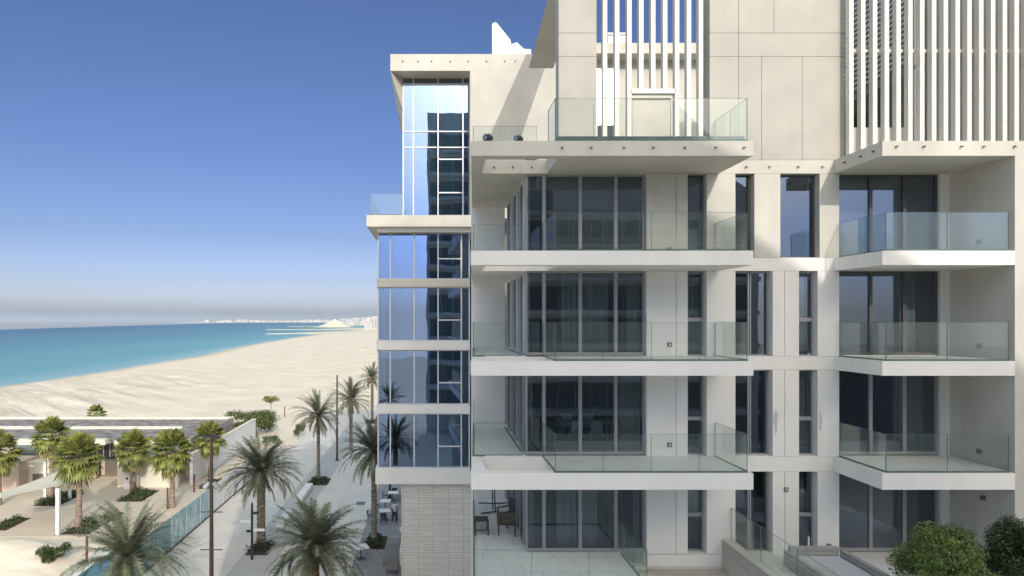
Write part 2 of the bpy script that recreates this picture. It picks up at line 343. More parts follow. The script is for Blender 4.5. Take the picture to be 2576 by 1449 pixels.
# far shore
far_m = mat('far_land', (0.62, 0.58, 0.52), 0.95, 0.15, 0.004)
g = MB(); Yf_ = 4300; frng = random.Random(9); pts = []
for i in range(60):
    px = 470+i*9; pts.append((X_(px, Yf_), 2+min(1, i/14)*(6+5*NZ.noise(Vector((i*0.31, 0, 0)))+3*frng.random())))
for x, h in pts: g.v += [(x, Yf_-300, -0.8), (x, Yf_, h), (x, Yf_+500, h*1.1), (x, Yf_+520, -0.8)]
for i in range(len(pts)-1):
    for k in range(3): g.f.append((i*4+k, (i+1)*4+k, (i+1)*4+k+1, i*4+k+1))
struct(g.build('far_shore', far_m))
fw = mat('far_white_walls', (0.56, 0.55, 0.53), 0.8, 0.06, 0.05); fwin = mat('far_windows', (0.30, 0.32, 0.36), 0.4); frf = mat('far_roof', (0.55, 0.53, 0.50), 0.8)
frng = random.Random(21)
def far_house(px, Y, w, d, h, kind, label, group):
    x = X_(px, Y); rt = thing('distant_building', label, 'building', (x, Y, 0), group)
    MB().box(x-w/2, x+w/2, Y-d/2, Y+d/2, -0.3, h).build('wall', fw, rt)
    m = MB().box(x-w/2-.4, x+w/2+.4, Y-d/2-.4, Y+d/2+.4, h+.01, h+.5)
    if kind % 3 == 0: m.box(x-w*.2, x+w*.15, Y-d*.2, Y+d*.2, h+.5, h+3)
    m.build('roof', frf, rt)
    m = MB(); nf = max(1, int(h/3.4))
    for k in range(nf): m.box(x-w*.42, x+w*.42, Y-d/2-.12, Y-d/2-.02, 1.2+k*3.4, 2.9+k*3.4)
    m.build('window', fwin, rt)
i = 0
for k in range(46):
    px = 842+frng.random()*112; Y = 1900+frng.random()*900; h = frng.choice([7, 10, 14, 17, 20, 24])*(0.7+0.5*(px-842)/112)
    far_house(px, Y, frng.uniform(12, 26), 14, h, k, 'small pale block in the dense white town across the bay, by the glass wing', 'white town buildings at the far end of the bay')
ORD = 'first second third fourth fifth sixth seventh eighth ninth tenth eleventh twelfth thirteenth fourteenth fifteenth sixteenth seventeenth eighteenth nineteenth twentieth twenty-first twenty-second'.split()
for k, px in enumerate([522, 556, 571, 578, 600, 617, 630, 642, 652, 664, 698, 712, 724, 741, 756, 768, 779, 790, 801, 812, 822, 832]):
    far_house(px, 4005+(k*7 % 5)*41+k*1.3, frng.uniform(18, 42), 26, frng.uniform(9, 20), k, 'long low pale building on the far horizon strip, %s from the left' % ORD[k], 'low buildings on the horizon')
for k, (px, h) in enumerate([(927, 14), (934, 17), (944, 22), (952, 12)]):
    far_house(px, 1150+k*14, 13, 12, h, k, ['cream beach building beyond the sand spits, lowest and leftmost of four', 'cream beach building beyond the sand spits, second from the left of four', 'cream beach building beyond the spits, tallest of the four', 'cream beach building beyond the spits, touching the edge of the glass wing'][k], 'cream buildings past the spits')

# ------------------------------------------------------------------ paving
def paver(name, c1, c2, mort, bw, bh, scale=1.0, rough=0.7, rot=0, msize=0.012, plane=None):
    m = bpy.data.materials.new(name); m.use_nodes = True; n = m.node_tree; p = n.nodes['Principled BSDF']; p.inputs['Roughness'].default_value = rough
    t = n.nodes.new('ShaderNodeTexCoord'); mp = n.nodes.new('ShaderNodeMapping'); mp.inputs['Rotation'].default_value = (0, 0, rot)
    b = n.nodes.new('ShaderNodeTexBrick'); b.inputs['Scale'].default_value = scale
    b.inputs['Color1'].default_value = c1+(1,); b.inputs['Color2'].default_value = c2+(1,); b.inputs['Mortar'].default_value = mort+(1,)
    b.inputs['Brick Width'].default_value = bw; b.inputs['Row Height'].default_value = bh; b.inputs['Mortar Size'].default_value = msize
    n.links.new(t.outputs['Object'], mp.inputs[0]); n.links.new(mp.outputs[0], b.inputs['Vector'])
    if plane:
        sx_ = n.nodes.new('ShaderNodeSeparateXYZ'); cx_ = n.nodes.new('ShaderNodeCombineXYZ'); n.links.new(t.outputs['Object'], sx_.inputs[0])
        n.links.new(sx_.outputs['xyz'.index(plane[0])], cx_.inputs[0]); n.links.new(sx_.outputs['xyz'.index(plane[1])], cx_.inputs[1]); n.links.new(cx_.outputs[0], b.inputs['Vector'])
    nz = n.nodes.new('ShaderNodeTexNoise'); nz.inputs['Scale'].default_value = 0.35; nz.inputs['Detail'].default_value = 8; n.links.new(t.outputs['Object'], nz.inputs['Vector'])
    mr = n.nodes.new('ShaderNodeMapRange'); mr.inputs[3].default_value = 0.84; mr.inputs[4].default_value = 1.14; n.links.new(nz.outputs['Fac'], mr.inputs[0])
    h = n.nodes.new('ShaderNodeHueSaturation'); n.links.new(mr.outputs[0], h.inputs['Value']); n.links.new(b.outputs['Color'], h.inputs['Color']); n.links.new(h.outputs[0], p.inputs['Base Color'])
    MATS[name] = m; return m
prom_m = paver('promenade_paving', (0.64, 0.60, 0.555), (0.67, 0.63, 0.585), (0.52, 0.49, 0.46), 1.2, 0.6, rot=R(90))
strip_m = paver('strip_paving', (0.47, 0.45, 0.44), (0.51, 0.49, 0.47), (0.36, 0.35, 0.34), 0.6, 0.3, rot=R(90))
plaza_m = paver('plaza_paving', (0.60, 0.52, 0.425), (0.645, 0.56, 0.46), (0.50, 0.435, 0.36), 1.0, 1.0)
cafe_m = paver('cafe_paving', (0.27, 0.255, 0.26), (0.33, 0.31, 0.31), (0.17, 0.16, 0.16), 0.9, 0.6, rot=R(17), msize=0.02)
struct(box('promenade', prom_m, None, -18.2, -5.3, -60, 112, -0.5, 0.0))
struct(box('cafe_terrace', cafe_m, None, -5.3, 3.0, 20, 62, -0.5, 0.004))
struct(box('promenade_edge', prom_m, None, -5.3, 3.0, 62, 112, -0.5, 0.0))
struct(box('paving_strip', strip_m, None, -12.9, -10.5, 30, 100, -0.2, 0.004))
struct(box('plaza', plaza_m, None, -62, -18.3, 47, 64, -0.5, 0.0))
struct(box('pool_deck', prom_m, None, -25.2, -18.3, 22, 47, -0.5, 0.0))
kl = mat('pale_joint', (0.62, 0.60, 0.57), 0.8)
struct(MB().box(-12.98, -12.86, 30, 100, 0, 0.007).box(-10.56, -10.44, 30, 100, 0, 0.007).box(-8.1, -8.04, 30, 70, 0, 0.007).build('paving_joint', MATS['strip_paving']))
# sandy path + low rail posts behind the pavilion
pool_m = mat('pool_water', (0.10, 0.24, 0.28), 0.08, 0.15, 1.5, bump=0.3, bscale=3)
pl = thing('swimming_pool', 'narrow turquoise pool between the pale deck and the glass fence', 'pool', (-20.4, 38, 0))
MB().box(-22.2, -18.6, 26, 46, 0.002, 0.012).build('water', pool_m, pl)
MB().box(-22.45, -22.2, 25.8, 46.2, 0, 0.05).box(-22.2, -18.6, 46, 46.2, 0, 0.05).build('coping', conc_w, pl)

# ================================================================== LOCAL BUILDING BLOCKS
def curtain(x0, x1, y, z0, z1, name, m, parent, seed=0, amp=0.05, along='x'):
    r = random.Random(seed); g = MB(); n_ = max(6, int(abs(x1-x0)/0.045)); ph = r.random()*6
    for i in range(n_+1):
        t_ = i/n_; x = lerp(x0, x1, t_); d = amp*math.sin(t_*abs(x1-x0)*26+ph+0.8*math.sin(t_*7+ph))
        for z in (z0, z1):
            g.v.append((x, y+d, z) if along == 'x' else (y+d, x, z))
    for i in range(n_): g.f.append((2*i, 2*i+2, 2*i+3, 2*i+1))
    o = g.build(name, m, parent, smooth=True)
    md = o.modifiers.new('thickness', 'SOLIDIFY'); md.thickness = 0.006
    return o
def frame_rect(x0, x1, y0, y1, z0, z1, w, bottom=None):
    b = bottom if bottom is not None else w
    return MB().box(x0, x0+w, y0, y1, z0, z1).box(x1-w, x1, y0, y1, z0, z1).box(x0+w, x1-w, y0, y1, z1-w, z1).box(x0+w, x1-w, y0, y1, z0, z0+b)

# ================================================================== NEAR BLOCK (right)
YF, YB = 19.63, 22.0
blk = thing('apartment_building', 'cream apartment block with stacked glass railed balconies and white vertical fins', 'building', (9.5, 24, 0))
FLOOR = [21.53, 18.14, 14.73, 11.27, 7.9]                        # slab tops
SOFF = [21.07, 17.70, 14.28, 10.76]                              # slab undersides
def xb(px): return X_(px, YB)
def xf(px): return X_(px, YF)
BAL = []
for k in range(4):
    zt, zb = FLOOR[k], SOFF[k]
    cm = conc if k == 0 else conc_w  # top slab takes the sunlit tone, slabs in shade the raised one
    # balcony slab: front deck + beam round the void + rear deck
    m = MB()
    m.box(3.92, 9.88, YF, YB-0.003, zb, zt)                       # front deck
    m.box(1.17, 3.92, YF, YF+0.42, zb, zt)                        # beam in front of void
    m.prism([(1.197, YF+.42, zb), (1.66, YF+.42, zb), (1.66, YB, zb), (1.32, YB, zb)], (0, 0, zt-zb))    # left edge beam
    m.prism([(1.32, YB, zb), (3.92, YB, zb), (3.92, 28.8, zb), (1.76, 28.8, zb)], (0, 0, zt-zb))        # rear deck, splayed
    s_ = m.build('balcony_slab', cm, blk)
    MB().box(3.99, 9.80, YF+0.12, YB-0.01, zt+0.003, zt+0.03).box(1.80, 3.2, YB+0.05, 28.75, zt+0.003, zt+0.03).build('floor_tiles', tile_m, s_)
    if k: MB().box(3.1, 3.18, YB+0.8, 28.0, zt+0.031, zt+0.036).build('floor_drain', alu_d, s_)
    # right balcony slab
    m = MB(); m.box(13.86, 17.95, YF, YB-0.003, zb, zt)
    s2 = m.build('balcony_slab', cm, blk)
    MB().box(14.0, 17.9, YF+0.12, YB-0.01, zt+0.003, zt+0.03).build('floor_tiles', tile_m, s2)
    BAL.append((s_, s2))
def joints(parent, boxes): 
    m = MB()
    for b in boxes: m.box(*b)
    return m.build('joint', joint_m, parent)
# railings
def glass_run(parent, pts, z0, z1, panel=1.55, t=0.018):
    """row of glass panels along a polyline, small gaps between them"""
    r = MB(); root = None
    for (ax, ay), (bx, by) in zip(pts, pts[1:]):
        L = math.hypot(bx-ax, by-ay); n_ = max(1, round(L/panel)); ux, uy = (bx-ax)/L, (by-ay)/L; nx_, ny_ = -uy*t/2, ux*t/2
        for i in range(n_):
            a = i*L/n_+0.008; b = (i+1)*L/n_-0.008
            q = [(ax+ux*a-nx_, ay+uy*a-ny_, z0), (ax+ux*b-nx_, ay+uy*b-ny_, z0), (ax+ux*b+nx_, ay+uy*b+ny_, z0), (ax+ux*a+nx_, ay+uy*a+ny_, z0)]
            o = MB().prism(q, (0, 0, z1-z0)).build('glass_panel', rail_g, parent)
        r_edge = MB()
    return None
edge_m = mat('glass_edge', (0.10, 0.17, 0.155), 0.2, 0.1, 5)
def railing(name, pts, z0, h, parent, panel=1.55):
    o = MB()
    for (ax, ay), (bx, by) in zip(pts, pts[1:]):
        L = math.hypot(bx-ax, by-ay); ux, uy = (bx-ax)/L, (by-ay)/L
        q = [(ax-uy*-.025, ay-ux*.025, z0), (bx+uy*.025, by-ux*.025, z0), (bx-uy*.025, by+ux*.025, z0), (ax-uy*.025, ay+ux*.025, z0)]
        q = [(ax+uy*.025, ay-ux*.025, z0), (bx+uy*.025, by-ux*.025, z0), (bx-uy*.025, by+ux*.025, z0), (ax-uy*.025, ay+ux*.025, z0)]
        o.prism(q, (0, 0, 0.05))
        n_ = max(1, round(L/panel))
        for i in range(n_+1):                                       # the dark polished edges where panels meet
            s_ = min(max(i*L/n_, 0.004), L-0.004); cx, cy = ax+ux*s_, ay+uy*s_
            q = [(cx-ux*.004+uy*.011, cy-uy*.004-ux*.011, z0+.05), (cx+ux*.004+uy*.011, cy+uy*.004-ux*.011, z0+.05), (cx+ux*.004-uy*.011, cy+uy*.004+ux*.011, z0+.05), (cx-ux*.004-uy*.011, cy-uy*.004+ux*.011, z0+.05)]
            o.prism(q, (0, 0, h-0.05))
        q = [(ax+uy*.010, ay-ux*.010, z0+h), (bx+uy*.010, by-ux*.010, z0+h), (bx-uy*.010, by+ux*.010, z0+h), (ax-uy*.010, ay+ux*.010, z0+h)]
        o.prism(q, (0, 0, 0.006))
    base = o.build(name, edge_m, parent)
    glass_run(base, pts, z0+0.052, z0+h-0.002, panel)
    return base
for k in range(1, 4):
    z = FLOOR[k]+0.002
    railing('balcony_railing', [(3.78, YB-0.05), (3.78, YF+0.07), (9.72, YF+0.07), (9.72, YB-0.05)], z, 1.19, blk)
    railing('balcony_railing', [(3.1, YB+0.08), (1.385, YB+0.08), (1.80, 28.6)], z, 1.17, blk)
    railing('balcony_railing', [(14.02, YB-0.05), (14.02, YF+0.07), (17.82, YF+0.07)], z, 1.19, blk)
# top terrace railings (deeper lower edge with a dark kerb strip)
z = FLOOR[0]
railing('terrace_railing', [(3.78, 20.9), (3.78, YF+0.07), (9.72, YF+0.07), (9.72, YB-0.05)], z+0.002, 1.33, blk, panel=1.15)
railing('terrace_railing', [(3.6, YB+0.08), (1.385, YB+0.08), (1.80, 28.6)], z+0.002, 1.19, blk)
kerb_m = mat('teal_kerb', (0.10, 0.15, 0.155), 0.35, 0.35, 2)
MB().box(3.84, 9.66, YF+0.10, YF+0.25, z+0.003, z+0.17).build('kerb_strip', kerb_m, blk)
kk = MB()
for i in range(13): kk.box(3.9+i*0.44, 3.9+i*0.44+0.36, YF+0.27, YF+0.5, z+0.19, z+0.215)
kk.build('drain_cover', conc_w, blk)

# glazing of each flat
grid_hd = []
def sliding_set(fz, hz, parent, xs, y, deep, curt=None, blind=0.0, seed=0):
    """aluminium sliding windows between the given columns"""
    for i, (a, b) in enumerate(zip(xs, xs[1:])):
        w = 0.055 if i else 0.05
        f = frame_rect(a+0.003, b-0.003, y, y+0.11, fz+0.01, hz-0.01, w, bottom=0.10).build('window', alu if deep else alu_d, parent)
        MB().box(a+w+0.004, b-w-0.004, y+0.045, y+0.062, fz+0.112, hz-w-0.012).build('pane', win_g, f)
        if blind and i < 3:
            MB().box(a+w, b-w, y+0.2, y+0.21, lerp(hz, fz, blind), hz-0.05).build('blind', mat('roller_blind', (0.30, 0.30, 0.32), 0.9), f)
        if curt and i in curt:
            side = i % 2
            cv = random.Random(seed*3+i*11).uniform(.25, .85); x0 = a+0.05 if not side else lerp(a, b, 1-cv); x1 = b-0.05 if side else lerp(a, b, cv)
            curtain(x0, x1, y+0.35, fz+0.03, hz-0.06, 'curtain', curt_m, f, seed+i)
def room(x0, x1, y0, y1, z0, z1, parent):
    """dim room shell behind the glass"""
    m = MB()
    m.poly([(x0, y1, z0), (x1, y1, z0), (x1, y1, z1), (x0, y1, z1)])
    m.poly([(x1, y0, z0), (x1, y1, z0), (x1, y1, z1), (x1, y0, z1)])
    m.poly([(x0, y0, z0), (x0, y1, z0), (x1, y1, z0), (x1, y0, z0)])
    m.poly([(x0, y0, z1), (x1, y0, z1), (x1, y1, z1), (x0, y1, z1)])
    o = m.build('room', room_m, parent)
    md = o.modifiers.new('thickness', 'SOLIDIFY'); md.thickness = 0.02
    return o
LV = [(FLOOR[1], SOFF[0]), (FLOOR[2], SOFF[1]), (FLOOR[3], SOFF[2]), (FLOOR[4], SOFF[3])]
GX = [3.23, 3.86, 5.13, 6.37, 7.36]
RX = [xb(2112), xb(2200), xb(2286), xb(2368)]
for k, (fz, hz) in enumerate(LV):
    sliding_set(fz+0.03, hz, blk, GX, YB+0.18, True, curt=None if k == 0 else ([1, 2, 3] if k == 1 else ([0, 3] if k == 2 else [0, 1, 2, 3])), blind=(0.40 if k == 0 else 0), seed=k*10)
    sliding_set(fz+0.03, hz, blk, RX, YB+0.18, k > 1, curt=[2] if k > 0 else None, blind=(0.97 if k == 0 else 0), seed=50+k)
    # side glazing of the corner room, facing the sea
    ys_ = [22.3, 22.95, 23.9, 24.85, 25.8, 26.75, 27.9]
    for i, (a, b) in enumerate(zip(ys_, ys_[1:])):
        xx = 3.23+(0.0 if i % 2 else 0.06)
        f = MB().box(xx, xx+.09, a, a+.06, fz+.03, hz-.01).box(xx, xx+.09, b-.06, b-.003, fz+.03, hz-.01).box(xx, xx+.09, a+.06, b-.06, fz+.03, fz+.12).box(xx, xx+.09, a+.06, b-.06, hz-.08, hz-.01).build('window', alu if k > 1 else alu_w, blk)
        MB().box(xx+.035, xx+.05, a+.062, b-.062, fz+.122, hz-.082).build('pane', win_g, f)
    if k == 3: curtain(22.5, 27.6, 3.55, fz+.05, hz-.05, 'curtain', curt_m, blk, 77, along='y')
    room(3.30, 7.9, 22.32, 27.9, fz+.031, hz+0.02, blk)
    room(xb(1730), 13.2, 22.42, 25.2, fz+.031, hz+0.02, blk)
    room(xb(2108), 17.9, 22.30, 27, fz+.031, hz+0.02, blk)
    # header/threshold strips
# wall that closes the rear of the side decks
box('wall', conc_w, blk, 1.74, 3.24, 28.8, 29.2, 0, 21.06)
# ---------------- facade walls between windows, per level
PW = 0.42                                                     # wall thickness
def pier(x0, x1, z0, z1, m_, y=YB, name='wall_panel', cuts=()):
    """cladding panels with shadow joints at the given columns"""
    xs = [x0]+list(cuts)+[x1]; mb = MB()
    for a, b in zip(xs, xs[1:]):
        mb.box(a+(0.009 if a != x0 else 0), b-(0.009 if b != x1 else 0), y, y+PW, z0+0.008, z1-0.008)
    o = mb.build(name, m_, blk)
    if cuts: MB().box(x0+.03, x1-.03, y+.05, y+PW-.03, z0+.02, z1-.02).build('joint', joint_m, o)
    return o
for k, (fz, hz) in enumerate(LV):
    cm = conc if k == 0 else conc_w  # sunlit storey and shaded storeys get separate tones of one wall
    hb = hz
    pier(7.38, xb(1730), fz+.003, hb, cm, cuts=(xb(1701),))
    pier(xb(1778), xb(1850), fz, hb, cm)
    if k == 0:
        pier(xb(1898), xb(1963), fz, hb, cm)
        pier(xb(2062), xb(2111), fz, hb, cm)
    else:
        pier(xb(1944), xb(2010), fz, hb, cm, cuts=(xb(1974),))
        pier(xb(2057), xb(2111), fz, hb, cm)
    # narrow recessed windows
    def slim(x0, x1, transom, seed):
        f = frame_rect(x0, x1, YB+.27, YB+.36, fz+.02, hz-.02, .045)
        if transom: f.box(x0+.045, x1-.045, YB+.27, YB+.36, transom, transom+.13)
        f = f.build('window', alu_d if k == 0 else alu, blk)
        parts = [(fz+.066, hz-.066)] if not transom else [(fz+.066, transom-.002), (transom+.132, hz-.066)]
        for a, b in parts: MB().box(x0+.047, x1-.047, YB+.30, YB+.315, a, b).build('pane', win_g, f)
        MB().box(x0, x1, YB+.02, YB+.26, fz+.002, fz+.02).build('sill', conc_w, f)
        if seed % 2 == 0: curtain(x0+.05, x1-.05, YB+.55, fz+.05, hz-.05, 'curtain', curt_m, f, seed)
    tr = fz+1.22 if k else None
    slim(xb(1731), xb(1777), tr, k*3+1)
    if k == 0:
        slim(xb(1852), xb(1896), None, 3); slim(xb(1966), xb(2061), None, 5)
    else:
        slim(xb(1852), xb(1894), None, 7); slim(xb(1896), xb(1942), None, 9); slim(xb(2011), xb(2056), tr, k*2+2)
# floor bands in the plane of the facade
for k in range(4):
    zt, zb = FLOOR[k], SOFF[k]
    cm = conc if k == 0 else conc_w  # band colour split likewise: lit tone on top, raised shade tone below
    m = MB().box(7.38, 13.86, YB, YB+PW, zb, zt).box(3.925, 7.38, YB+.0, YB+PW, zb, zt-.004).box(13.86, 18.4, YB, YB+PW, zb, zt-.004)
    m.build('floor_band', cm, blk)
# dividing pier at the right, recess side wall
m = MB().box(17.95, 19.6, YF, YB+PW, 0, SOFF[0]-0.004)
m.build('end_pier', conc, blk)
box('wall', conc_w, blk, xb(2371), 17.949, YB+.1, YB+.3, 7.92, SOFF[0])
# front pier right top fascia
MB().box(17.953, 21, YF, YB, SOFF[0], FLOOR[0]).build('floor_band', conc, blk)

# ---------------- upper storey walls (above the top slab)
UP = 30.5
def panels(rects, m_, y, d, name='wall_panel'):
    mb = MB()
    for x0, x1, z0, z1 in rects: mb.box(x0+.007, x1-.007, y, y+d, z0+.007, z1-.007)
    o = mb.build(name, m_, blk)
    X0 = min(r[0] for r in rects); X1 = max(r[1] for r in rects); Z0 = min(r[2] for r in rects); Z1 = max(r[3] for r in rects)
    MB().box(X0+.02, X1-.02, y+.04, y+d-.04, Z0+.02, Z1-.02).build('joint', joint_m, o)
    return o
zb83, zb142, zb405 = Z_(83, YB), Z_(142, YB), FLOOR[0]+.003
xL0, xL1 = xb(1405), xb(1501)
panels([(xL0, xL1, zb83, UP), (xL0, xL1, zb142, zb83), (xL0, xL1, zb405, zb142)], panel_m, YB, .55)
a, b, c, d_, e = xb(1785), xb(1858), xb(1916), xb(2018), xb(2125)
f_ = xb(1947)
panels([(a, b, zb83, UP), (b, f_, zb83, UP), (f_, e, zb83, UP), (a, b, zb142, zb83), (b, e, zb142, zb83), (a, b, zb405, zb142), (b, c, zb405, zb142), (c, d_, zb405, zb142), (d_, e, zb405, zb142)], panel_m, YB, .55)
# fins of the central opening
fx = [1522.5, 1553, 1584, 1614, 1644, 1674, 1704, 1734, 1764]
for i, px in enumerate(fx):
    x = xb(px); z0 = Z_(222, YB) if i in (3, 4, 5) else FLOOR[0]+.003
    MB().box(x-.075, x+.075, YB+.02, YB+.24, z0, UP).build('fin', fin_m, blk)
MB().box(xb(1588), xb(1700), YB+.02, YB+.24, Z_(234, YB), Z_(222, YB)-.003).box(xb(1588.5), xb(1695), YB+.30, YB+.36, Z_(243, YB), Z_(239, YB)).build('fin_header', fin_m, blk)
# right fin screen, front and return
YN = 21.62
for i in range(22):
    x = X_(2142+i*29.7, YN); MB().box(x-.074, x+.074, YN, YN+.2, FLOOR[0]+.003, 27.9).build('fin', fin_m, blk)
zbar = Z_(128.5, YN+.25)
MB().box(14.3, 22, YN+.22, YN+.28, zbar-.055, zbar+.055).build('fin_rail', fin_m, blk)
# deep recess behind the right fins: louvred side wall and dark windows
rc = MB().box(17.0, 17.3, 22.5, 28, 21.5, 30).box(14.75, 17.0, 28, 28.3, 21.5, 30).box(17.3, 22, 22.3, 22.6, 21.5, 30).build('wall', mat('recess_shade_grey', (0.30, 0.295, 0.285), .8, .06, .6), blk)  # wall colour darkened to stand in for shade behind the fins
lou = MB()
for i in range(26): lou.box(16.86, 16.98, 22.55, 27.9, 25.2+i*0.2, 25.2+i*0.2+0.09)
lou.build('louvre', alu_w, rc)
MB().box(16.9, 16.985, 22.8, 25.0, 22.8, 24.8).box(16.9, 16.985, 25.3, 27.6, 22.8, 24.8).build('window', mat('dark_window', (0.03, 0.032, 0.034), 0.1), rc)
MB().box(14.8, 16.9, 27.9, 27.985, 22.8, 24.9).build('window', MATS['dark_window'], rc)
MB().box(14.75, 16.8, 22.3, 22.4, 21.54, 22.75).build('parapet', conc, blk)
# sloping roof wedge on the left flank of the tower
A = (4.5, 30.0, 27.87); C_ = (4.36, 22.7, 28.5); D_ = (6.25, 32.6, 33.2); C2 = (5.0, 22.7, 30.5)
mb = MB(); Ls = [A, C_, C2, D_]; Rs = [(5.66, 30, 27.87), (5.4, 22.7, 28.5), (5.9, 22.7, 30.5), (7.4, 32.6, 33.2)]
mb.v += Ls+Rs; mb.f += [(0, 1, 2, 3), (7, 6, 5, 4), (0, 4, 5, 1), (1, 5, 6, 2), (2, 6, 7, 3), (3, 7, 4, 0)]
mb.build('roof_wedge', conc, blk)

# fixings under slab edges (small dark downlights on the fascias)
def studs(pxs, y, Y, parent):
    for px in pxs:
        x = X_(px, Y); z_ = Z_(y, Y)
        m = MB().tube([(x, Y-.07, z_), (x, Y+.02, z_)], .022, 8).tube([(x-.02, Y-.065, z_-.012), (x+.05, Y-.055, z_-.02)], .014, 6)
        m.build('edge_lamp', alu_d, parent)
studs([1413, 1486, 1568, 1642, 1721, 1799, 1870], 371.5, YF, blk)
studs([1876, 1934, 2006, 2067], 420, YB, blk)
for xx in (2.1, 2.75, 3.4): MB().tube([(xx, YB-.06, 21.28), (xx, YB+.02, 21.28)], .03, 8).build('edge_lamp', alu_d, blk)
studs([2253, 2322, 2416, 2472, 2550], 369, YF, blk)
for Y, zz in ((21.4, 21.3), (20.6, 21.3), (20.0, 21.3)):
    MB().tube([(13.80, Y, zz), (13.87, Y, zz)], .03, 8).build('edge_lamp', alu_d, blk)
# sockets
sock = mat('socket_grey', (0.12, 0.13, 0.12), 0.5)
def socket(x, y, z_, parent=blk, s=.075):
    o = MB().box(x-s, x+s, y-.05, y-.002, z_-s, z_+s).build('wall_socket', sock, parent, bevel=.012)
    MB().box(x-s*.45, x+s*.45, y-.056, y-.0505, z_-s*.5, z_+s*.5).build('socket_lid', alu_w, o)
for k in (1, 2, 3): socket(xb(1684), YB, FLOOR[k]+.42-.13*(k == 1))
socket(xb(1977), YB, Z_(1231, YB)); socket(xb(2084), YB, Z_(1373, YB))
def socket_side(y, z_):
    o = MB().box(17.90, 17.948, y-.09, y+.09, z_-.075, z_+.075).build('wall_socket', sock, blk, bevel=.012)
for k in (1, 2, 3): socket_side(20.9, FLOOR[k]+.42)
socket_side(20.75, 10.2)
# scuffed patches of filler on the lower piers
sc = mat('filler_patch', (0.50, 0.53, 0.56), 0.8, 0.15, 9)
def patch(px, py, w, h, seed):
    r = random.Random(seed); x = xb(px); z_ = Z_(py, YB); n_ = 14; pts = []
    for i in range(n_):
        a = i/n_*2*math.pi; k = r.uniform(.55, 1.1); pts.append((x+w*k*math.cos(a), YB-.001, z_+h*k*math.sin(a)))
    MB().prism(pts[::-1], (0, -.003, 0)).build('filler_patch', sc, blk)
patch(1951, 1060, .09, .5, 1); patch(2064, 1060, .05, .45, 2)

# ---------------- lowest terrace and what carries it
m = MB().prism([(1.17, 19.2, 7.4), (6.6, 19.2, 7.4), (6.6, 28.8, 7.4), (1.76, 28.8, 7.4)], (0, 0, .5))
s_ = m.build('terrace_slab', conc_w, blk)
MB().box(1.36, 6.55, 19.22, 22.15, 7.903, 7.92).box(1.78, 3.2, 22.15, 28.7, 7.903, 7.92).build('floor_tiles', paver('terrace_tiles', (0.72, 0.72, 0.715), (0.75, 0.75, 0.745), (0.34, 0.34, 0.34), 1.2, 0.6, msize=0.008), s_)
railing('terrace_railing', [(6.5, YB-.05), (6.5, 19.35), (1.24, 19.35), (1.80, 28.6)], 7.905, 1.1, blk)
box('wall', conc_w, blk, 1.40, 7.38, YB+.02, YB+.3, 0, 7.39)
pier(7.38, xb(1850), 7.45, 7.895, conc_w)
box('wall', conc_w, blk, 6.62, 10.05, YB-.0, YB+.4, 0, 7.44)
stonec = paver('slatted_stone', (0.44, 0.41, 0.37), (0.50, 0.47, 0.42), (0.30, 0.28, 0.25), 1.3, 0.11, msize=0.006)
def brickwall(name, c1, c2, mo, bw, bh, plane): return paver(name, c1, c2, mo, bw, bh, msize=0.008, plane=plane)
slat_x = brickwall('slatted_stone_front', (0.43, 0.40, 0.36), (0.52, 0.49, 0.44), (0.28, 0.26, 0.23), 1.3, 0.11, 'xz')
slat_y = brickwall('slatted_stone_side', (0.43, 0.40, 0.36), (0.52, 0.49, 0.44), (0.28, 0.26, 0.23), 1.3, 0.11, 'yz')
MB().box(6.62, 9.98, YB-.34, YB-.02, 5, 7.40).build('parapet', slat_x, blk)
MB().box(9.98, 10.16, 10, YB-.02, 5, 8.40).build('parapet', slat_y, blk)
MB().box(9.98, 10.32, 10.0, YB-.02, 8.403, 8.43).build('coping', conc, blk)
railing('terrace_railing', [(10.27, YB-.06), (10.27, 12)], 8.0, 1.52, blk, panel=2.2)
s_ = box('terrace_slab', conc_w, blk, 10.16, 17.94, 10, YB+.6, 7.4, 7.9)
MB().box(10.2, 17.94, 10.02, YB, 7.903, 7.92).build('floor_tiles', MATS['terrace_tiles'], s_)

# ================================================================== THE GLASS WING
wing = thing('glass_wing_building', 'five storey wing with blue reflecting glass front and cream slab edges facing the beach', 'building', (0, 37, 0))
YW = 34.6
def wx(px, Y=YW): return X_(px, Y)
# roof slab + wall right of the top glass
zt = Z_(136, 35); zb_ = Z_(178, 35)
MB().box(wx(982, 35), 16.5, 35, 46, zb_+0.0, zt).build('roof_slab', conc, wing)
MB().box(2.08, 16.5, 35.003, 36.5, 21.6, zb_-.003).build('wall', conc, wing)
MB().box(2.2, 16.5, 36.5, 45, 0, 29).build('core', room_m, wing)
mb = MB(); mb.prism([(wx(982, 35), 35, zb_-.003), (-1.74, 36.1, Z_(275, 36.1)), (-1.74, 36.1, zb_-.003)], (0, 6, 0)); mb.build('roof_cheek', conc, wing)
